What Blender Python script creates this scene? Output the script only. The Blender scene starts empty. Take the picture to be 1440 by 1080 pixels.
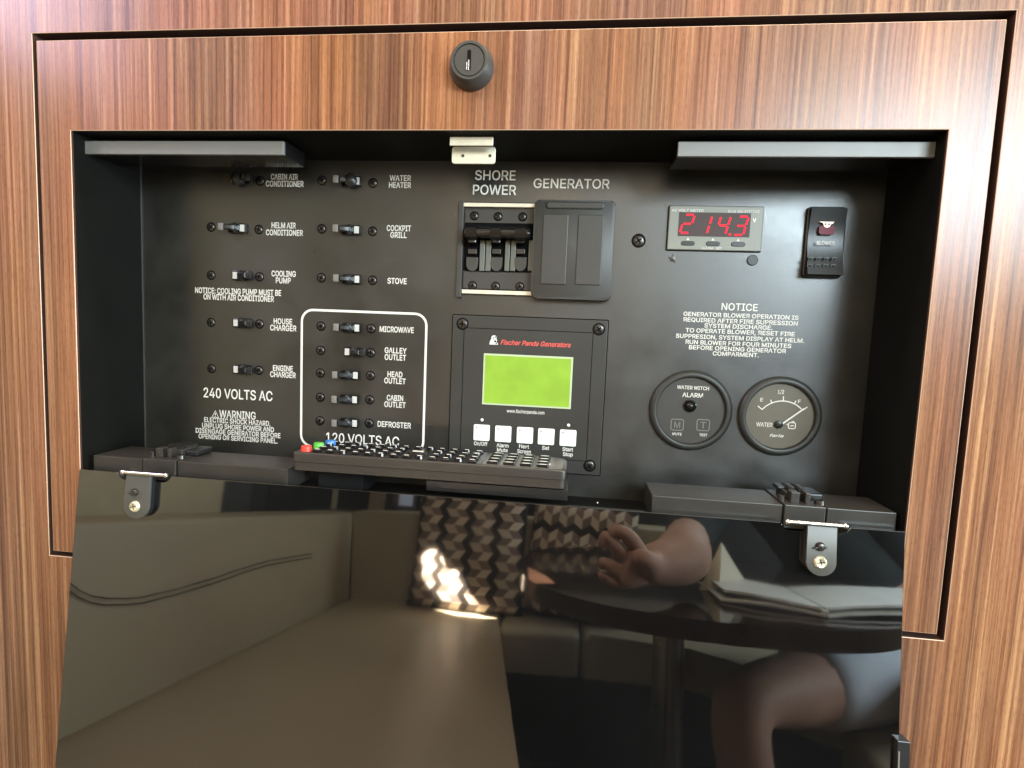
import bpy, bmesh, math, random
from mathutils import Vector, Matrix
random.seed(7)
D2R = math.radians
sc = bpy.context.scene
COL = sc.collection

# ------------------------------------------------------------------ camera
FPX = 765.636                      # focal length in photo pixels (1440 wide)
Z0 = 1.26                          # height of the cabinet frame's top edge
CAM = Vector((0.4342, -0.4038, Z0 - 0.2166))
yaw, pitch, roll = -0.1124, -0.0874, 0.0413
fwd = Vector((math.sin(yaw)*math.cos(pitch), math.cos(yaw)*math.cos(pitch), math.sin(pitch)))
rgt = Vector((math.cos(yaw), -math.sin(yaw), 0))
upv = rgt.cross(fwd)
R_ = rgt*math.cos(roll) + upv*math.sin(roll)
U_ = -rgt*math.sin(roll) + upv*math.cos(roll)
cd = bpy.data.cameras.new('camera'); cam = bpy.data.objects.new('camera', cd); COL.objects.link(cam)
cd.sensor_fit = 'HORIZONTAL'; cd.sensor_width = 36; cd.lens = 36*FPX/1440
cd.clip_start = 0.01; cd.clip_end = 50
m = Matrix((R_, U_, -fwd)).transposed().to_4x4(); m.translation = CAM
cam.matrix_world = m
sc.camera = cam

# ------------------------------------------------------------------ world and lamps
w = bpy.data.worlds.new("World"); sc.world = w; w.use_nodes = True
w.node_tree.nodes['Background'].inputs[0].default_value = (0.6, 0.68, 0.8, 1)
w.node_tree.nodes['Background'].inputs[1].default_value = 0.0
sc.view_settings.view_transform = 'Standard'; sc.view_settings.look = 'None'
sc.view_settings.exposure = 0.0; sc.view_settings.gamma = 1.0
sc.render.engine = 'CYCLES'
sc.cycles.max_bounces = 6; sc.cycles.glossy_bounces = 4; sc.cycles.diffuse_bounces = 4
sc.cycles.sample_clamp_indirect = 6

def area(name, loc, target, sx, sy, power, color):
    l = bpy.data.lights.new(name, 'AREA'); l.shape = 'RECTANGLE'; l.size = sx; l.size_y = sy
    l.energy = power; l.color = color
    o = bpy.data.objects.new(name, l); COL.objects.link(o); o.location = loc
    d = (Vector(target) - Vector(loc)).normalized()
    o.rotation_euler = d.to_track_quat('-Z', 'Y').to_euler()
    return o
area('right_window_light', (1.55, -2.06, 1.72), (0.66, 0.0, 1.12), 1.6, 0.60, 132, (0.74, 0.91, 1.0))
area('side_window_light', (2.50, -0.70, 1.05), (1.0, -1.1, 0.5), 0.9, 0.6, 80, (0.78, 0.92, 1.0))
area('left_porthole_light', (-0.61, -0.40, 1.68), (0.20, -0.10, 1.25), 0.44, 0.34, 9, (0.80, 0.70, 1.0))
area('ceiling_lamp_light', (0.40, -0.80, 2.10), (0.40, -0.80, 0.0), 1.1, 0.7, 9, (1.0, 0.80, 0.56))
area('front_fill_light', (0.60, -0.10, 1.90), (0.60, -1.3, 0.5), 0.9, 0.12, 17, (1.0, 0.85, 0.66))  # added fill for the room's front faces; no real fitting there
area('back_sheen_light', (0.35, -2.05, 1.55), (0.35, 0.0, 1.0), 1.0, 0.55, 6, (1.0, 0.84, 0.62))  # added frontal area light giving the black plate its sheen; no real opening
SUNP = Vector((0.55, 0.22, 3.6))
sl = bpy.data.lights.new('sun_patch_light', 'SPOT'); sl.energy = 60000; sl.color = (1.0, 0.93, 0.84)  # spot standing in for the sun, shining through the shaped ceiling cutout
sl.spot_size = D2R(24); sl.spot_blend = 0.05; sl.shadow_soft_size = 0.004
so = bpy.data.objects.new('sun_patch_light', sl); COL.objects.link(so); so.location = SUNP
so.rotation_euler = (Vector((0.05, -1.62, 0.52)) - SUNP).normalized().to_track_quat('-Z', 'Y').to_euler()

# ------------------------------------------------------------------ pixel -> place helpers
def ray(px, py):
    return (R_*((px-720)/FPX) - U_*((py-540)/FPX) + fwd).normalized()
def hit(px, py, y):                 # point of the vertical plane y seen at a photo pixel
    d = ray(px, py); return CAM + d*((y-CAM.y)/d.y)
HZ, HY, TH = Z0-0.3415, -0.0029, 0.1225      # the fold-down door's hinge line and lean
MN = Vector((0, -math.cos(TH), math.sin(TH))); MP = Vector((0, HY, HZ))
def refl(px, py):
    d = ray(px, py); t = (MP-CAM).dot(MN)/d.dot(MN); o = CAM + d*t
    return o, d - MN*(2*d.dot(MN))
def rz(px, py, z):
    o, d = refl(px, py); return o + d*((z-o.z)/d.z)
def ry(px, py, y):
    o, d = refl(px, py); return o + d*((y-o.y)/d.y)
PD = 0.0704                         # the black plate lies this far behind the wood face
def pl(px, py, out=0.0):
    p = hit(px, py, PD-out); return (p.x, p.z)
def sx_(px, py, out=0.0):           # metres per photo pixel there
    return hit(px+.5, py, PD-out).x - hit(px-.5, py, PD-out).x

# ------------------------------------------------------------------ materials
def mat(name, color, rough=0.5, metal=0.0, spec=0.5, ior=1.45, emit=None, es=0.0, coat=0.0):
    m = bpy.data.materials.new(name); m.use_nodes = True
    b = m.node_tree.nodes['Principled BSDF']
    b.inputs['Base Color'].default_value = (*color, 1); b.inputs['Roughness'].default_value = rough
    b.inputs['Metallic'].default_value = metal; b.inputs['IOR'].default_value = ior
    b.inputs['Specular IOR Level'].default_value = spec; b.inputs['Coat Weight'].default_value = coat
    if emit:
        b.inputs['Emission Color'].default_value = (*emit, 1); b.inputs['Emission Strength'].default_value = es
    return m
def nd(m, t, **k):
    n = m.node_tree.nodes.new(t)
    for a, v in k.items(): setattr(n, a, v)
    return n
def lk(m, a, b): m.node_tree.links.new(a, b)
def add_noise(m, scale=200, bump=0.1, dist=0.001, colvar=0.0, roughvar=0.0, vec_scale=(1, 1, 1), rscale=12):
    b = m.node_tree.nodes['Principled BSDF']
    tc = nd(m, 'ShaderNodeTexCoord'); mp = nd(m, 'ShaderNodeMapping'); mp.inputs['Scale'].default_value = vec_scale
    ge = nd(m, 'ShaderNodeNewGeometry')
    lk(m, ge.outputs['Position'], mp.inputs['Vector'])
    n = nd(m, 'ShaderNodeTexNoise'); n.inputs['Scale'].default_value = scale; n.inputs['Detail'].default_value = 4
    lk(m, mp.outputs[0], n.inputs['Vector'])
    if bump:
        bp = nd(m, 'ShaderNodeBump'); bp.inputs['Strength'].default_value = bump; bp.inputs['Distance'].default_value = dist
        lk(m, n.outputs['Fac'], bp.inputs['Height']); lk(m, bp.outputs[0], b.inputs['Normal'])
    if colvar or roughvar:
        n2 = nd(m, 'ShaderNodeTexNoise'); n2.inputs['Scale'].default_value = rscale; n2.inputs['Detail'].default_value = 6
        n2.inputs['Roughness'].default_value = 0.65
        lk(m, mp.outputs[0], n2.inputs['Vector'])
    if colvar:
        c = b.inputs['Base Color'].default_value[:]
        mr = nd(m, 'ShaderNodeMapRange'); mr.inputs[1].default_value = 0.3; mr.inputs[2].default_value = 0.7
        mr.inputs[3].default_value = 1-colvar; mr.inputs[4].default_value = 1+colvar
        mx = nd(m, 'ShaderNodeVectorMath', operation='SCALE'); mx.inputs[0].default_value = c[:3]
        lk(m, n2.outputs['Fac'], mr.inputs[0]); lk(m, mr.outputs[0], mx.inputs['Scale']); lk(m, mx.outputs[0], b.inputs['Base Color'])
    if roughvar:
        r = b.inputs['Roughness'].default_value
        mr = nd(m, 'ShaderNodeMapRange'); mr.inputs[1].default_value = 0.3; mr.inputs[2].default_value = 0.7
        mr.inputs[3].default_value = r-roughvar; mr.inputs[4].default_value = r+roughvar
        lk(m, n2.outputs['Fac'], mr.inputs[0]); lk(m, mr.outputs[0], b.inputs['Roughness'])
    return m

def wood_mat(name, offset=(0, 0, 0), tint=(1, 1, 1)):
    m = mat(name, (0.3, 0.15, 0.08), rough=0.30, spec=0.46)
    b = m.node_tree.nodes['Principled BSDF']
    g = nd(m, 'ShaderNodeNewGeometry')
    def noise(vs, scale, detail, dist=0.0, rough=0.6):
        mp = nd(m, 'ShaderNodeMapping'); mp.inputs['Scale'].default_value = vs; mp.inputs['Location'].default_value = offset
        lk(m, g.outputs['Position'], mp.inputs['Vector'])
        n = nd(m, 'ShaderNodeTexNoise'); n.inputs['Scale'].default_value = scale; n.inputs['Detail'].default_value = detail
        n.inputs['Distortion'].default_value = dist; n.inputs['Roughness'].default_value = rough
        lk(m, mp.outputs[0], n.inputs['Vector']); return n.outputs['Fac']
    A = noise((95, 1, 1.0), 1.0, 2, 0.08)          # broad straight stripes
    B = noise((300, 1, 2.2), 1.0, 3, 0.12)         # thin lines
    C = noise((1300, 1, 22), 1.0, 2)               # pores
    Dn = noise((16, 1, .6), 1.0, 2)                # wide tone drift
    def ramp(src, stops):
        r = nd(m, 'ShaderNodeValToRGB'); cr = r.color_ramp
        while len(cr.elements) < len(stops): cr.elements.new(0.5)
        for e, (p, c) in zip(cr.elements, stops): e.position = p; e.color = (*c, 1)
        lk(m, src, r.inputs[0]); return r.outputs[0]
    t = tint
    def T(c): return (c[0]*t[0]*.74, c[1]*t[1]*.75, c[2]*t[2]*.73)
    ra = ramp(A, [(0.34, T((0.110, 0.043, 0.024))), (0.43, T((0.23, 0.092, 0.045))), (0.49, T((0.34, 0.150, 0.075))),
                  (0.53, T((0.19, 0.078, 0.043))), (0.58, T((0.30, 0.132, 0.066))), (0.66, T((0.42, 0.215, 0.115)))])
    rb = ramp(B, [(0.34, T((0.07, 0.028, 0.018))), (0.44, T((0.22, 0.090, 0.047))), (0.54, T((0.35, 0.155, 0.080))), (0.66, T((0.60, 0.345, 0.20)))])
    def mix(f, a, b_, mode='MIX'):
        x = nd(m, 'ShaderNodeMix', data_type='RGBA', blend_type=mode); x.inputs[0].default_value = f
        lk(m, a, x.inputs[6]); lk(m, b_, x.inputs[7]); return x.outputs[2]
    c1 = mix(0.50, ra, rb)
    rc = ramp(C, [(0.32, (0.58, 0.50, 0.46)), (0.47, (1, 1, 1)), (0.60, (1.0, 1.0, 1.0)), (0.72, (1.25, 1.2, 1.15))])
    c2 = mix(0.85, c1, rc, 'MULTIPLY')
    rd = ramp(Dn, [(0.36, (0.76, 0.80, 0.86)), (0.5, (1.0, 1.0, 1.0)), (0.64, (1.16, 1.08, 0.96))])
    c3 = mix(0.95, c2, rd, 'MULTIPLY')
    S = noise((900, 1, 190), 1.0, 2)               # open pores and flecks
    rs = ramp(S, [(0.30, (0.60, 0.52, 0.50)), (0.46, (0.97, 0.97, 0.97)), (0.60, (1.03, 1.03, 1.03)), (0.72, (1.30, 1.22, 1.15))])
    c3 = mix(0.65, c3, rs, 'MULTIPLY')
    P = noise((9, 1, 2.0), 1.0, 3)                 # pinkish and olive drift
    rp = ramp(P, [(0.36, (0.98, 1.02, 0.92)), (0.5, (1, 1, 1)), (0.62, (1.02, 0.97, 1.18))])
    c3 = mix(0.9, c3, rp, 'MULTIPLY')
    lk(m, c3, b.inputs['Base Color'])
    bp = nd(m, 'ShaderNodeBump'); bp.inputs['Strength'].default_value = 0.12; bp.inputs['Distance'].default_value = 0.0004
    lk(m, C, bp.inputs['Height']); lk(m, bp.outputs[0], b.inputs['Normal'])
    mr = nd(m, 'ShaderNodeMapRange'); mr.inputs[3].default_value = 0.20; mr.inputs[4].default_value = 0.36
    lk(m, B, mr.inputs[0]); lk(m, mr.outputs[0], b.inputs['Roughness'])
    return m

WOOD = wood_mat('walnut_veneer')
WOODF = wood_mat('walnut_veneer_frame', (3.1, 0, 0.4), (1.02, 1.0, 0.98))
EDGE = mat('veneer_edge', (0.56, 0.38, 0.26), 0.35)
GAPM = mat('gap_edge', (0.05, 0.022, 0.015), 0.6)
PANEL = add_noise(mat('black_powder_coat', (0.0125, 0.0120, 0.0100), 0.36, spec=0.55, ior=1.75), 1500, 0.20, 0.0003, 0.35, 0.09, rscale=16)
LINER = add_noise(mat('black_liner', (0.005, 0.005, 0.004), 0.60, spec=0.12), 900, 0.10, 0.0003, 0.2, 0.05)
PLASTIC = add_noise(mat('black_plastic', (0.012, 0.012, 0.012), 0.33, spec=0.5), 1800, 0.08, 0.0002, 0.15, 0.05)
GLOSSPL = mat('gloss_black_plastic', (0.008, 0.007, 0.007), 0.16)
DGREY = add_noise(mat('dark_grey_plastic', (0.040, 0.038, 0.034), 0.42), 1500, 0.10, 0.0002, 0.12, 0.05)
MGREY = add_noise(mat('mid_grey_plastic', (0.15, 0.145, 0.13), 0.4), 900, 0.06, 0.0002, 0.1, 0.05)
BRACK = add_noise(mat('grey_aluminium_bracket', (0.17, 0.165, 0.155), 0.48, metal=0.25), 900, 0.05, 0.0002, 0.08, 0.05)
BARM = add_noise(mat('bronze_grey_bar', (0.030, 0.027, 0.023), 0.38, metal=0.2, spec=0.6), 1200, 0.08, 0.0002, 0.2, 0.06)
HOLE = mat('dark_hole', (0.003, 0.003, 0.003), 0.7, spec=0.1)
WHITE = mat('white_print', (0.66, 0.64, 0.58), 0.55)
WHITEB = add_noise(mat('white_key', (0.86, 0.86, 0.78), 0.35), 60, 0.0, 0, 0.03)
REDP = mat('red_print', (0.72, 0.10, 0.08), 0.5)
STEEL = add_noise(mat('brushed_steel', (0.62, 0.60, 0.55), 0.26, metal=1.0), 500, 0.05, 0.0002, 0.1, 0.06)
CREAMM = add_noise(mat('cream_zinc_metal', (0.70, 0.66, 0.53), 0.42, metal=0.45), 300, 0.08, 0.0003, 0.12, 0.08, rscale=60)
BRASS = add_noise(mat('yellow_zinc_screw', (0.78, 0.72, 0.50), 0.30, metal=0.7), 900, 0.1, 0.0003, 0.2, 0.08, rscale=200)
DSTEEL = mat('black_oxide_steel', (0.07, 0.065, 0.06), 0.28, metal=0.8)
LCD = mat('lcd_backlight', (0.10, 0.16, 0.02), 0.25, emit=(0.37, 0.66, 0.055), es=0.80)
_b = LCD.node_tree.nodes['Principled BSDF']
_n = nd(LCD, 'ShaderNodeTexNoise'); _n.inputs['Scale'].default_value = 38; _n.inputs['Detail'].default_value = 2
_g = nd(LCD, 'ShaderNodeNewGeometry'); lk(LCD, _g.outputs['Position'], _n.inputs['Vector'])
_r = nd(LCD, 'ShaderNodeMapRange'); _r.inputs[1].default_value = .3; _r.inputs[2].default_value = .7; _r.inputs[3].default_value = .56; _r.inputs[4].default_value = .80
lk(LCD, _n.outputs['Fac'], _r.inputs[0]); lk(LCD, _r.outputs[0], _b.inputs['Emission Strength'])
LCDB = mat('lcd_bezel', (0.42, 0.48, 0.30), 0.4)
LED = mat('red_led', (0.3, 0.01, 0.02), 0.8, spec=0.05, emit=(1.0, 0.022, 0.040), es=2.0)
LEDOFF = mat('led_window', (0.045, 0.022, 0.018), 0.55)
LENSM = mat('red_lens', (0.14, 0.03, 0.05), 0.6, emit=(0.8, 0.02, 0.1), es=0.03)
WARMW = mat('warm_lit_symbol', (0.8, 0.7, 0.6), 0.4, emit=(1.0, 0.75, 0.6), es=0.5)
VBEZ = add_noise(mat('meter_bezel', (0.21, 0.21, 0.175), 0.38), 700, 0.05, 0.0002, 0.08)
# fold-down door: smoked acrylic sheet
ACRYL = add_noise(mat('smoked_black_acrylic', (0.004, 0.004, 0.004), 0.030, spec=0.5, ior=2.1), 7, 0.05, 0.002, 0.3, 0.016, rscale=14)
GLASS = mat('gauge_glass', (1, 1, 1), 0.02)
_nt = GLASS.node_tree; _nt.nodes.remove(_nt.nodes['Principled BSDF'])
_t = nd(GLASS, 'ShaderNodeBsdfTransparent'); _gl = nd(GLASS, 'ShaderNodeBsdfGlossy'); _gl.inputs['Roughness'].default_value = .03
_f = nd(GLASS, 'ShaderNodeFresnel'); _f.inputs[0].default_value = 1.5; _mx = nd(GLASS, 'ShaderNodeMixShader')
lk(GLASS, _f.outputs[0], _mx.inputs[0]); lk(GLASS, _t.outputs[0], _mx.inputs[1]); lk(GLASS, _gl.outputs[0], _mx.inputs[2]); lk(GLASS, _mx.outputs[0], _nt.nodes['Material Output'].inputs[0])

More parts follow.
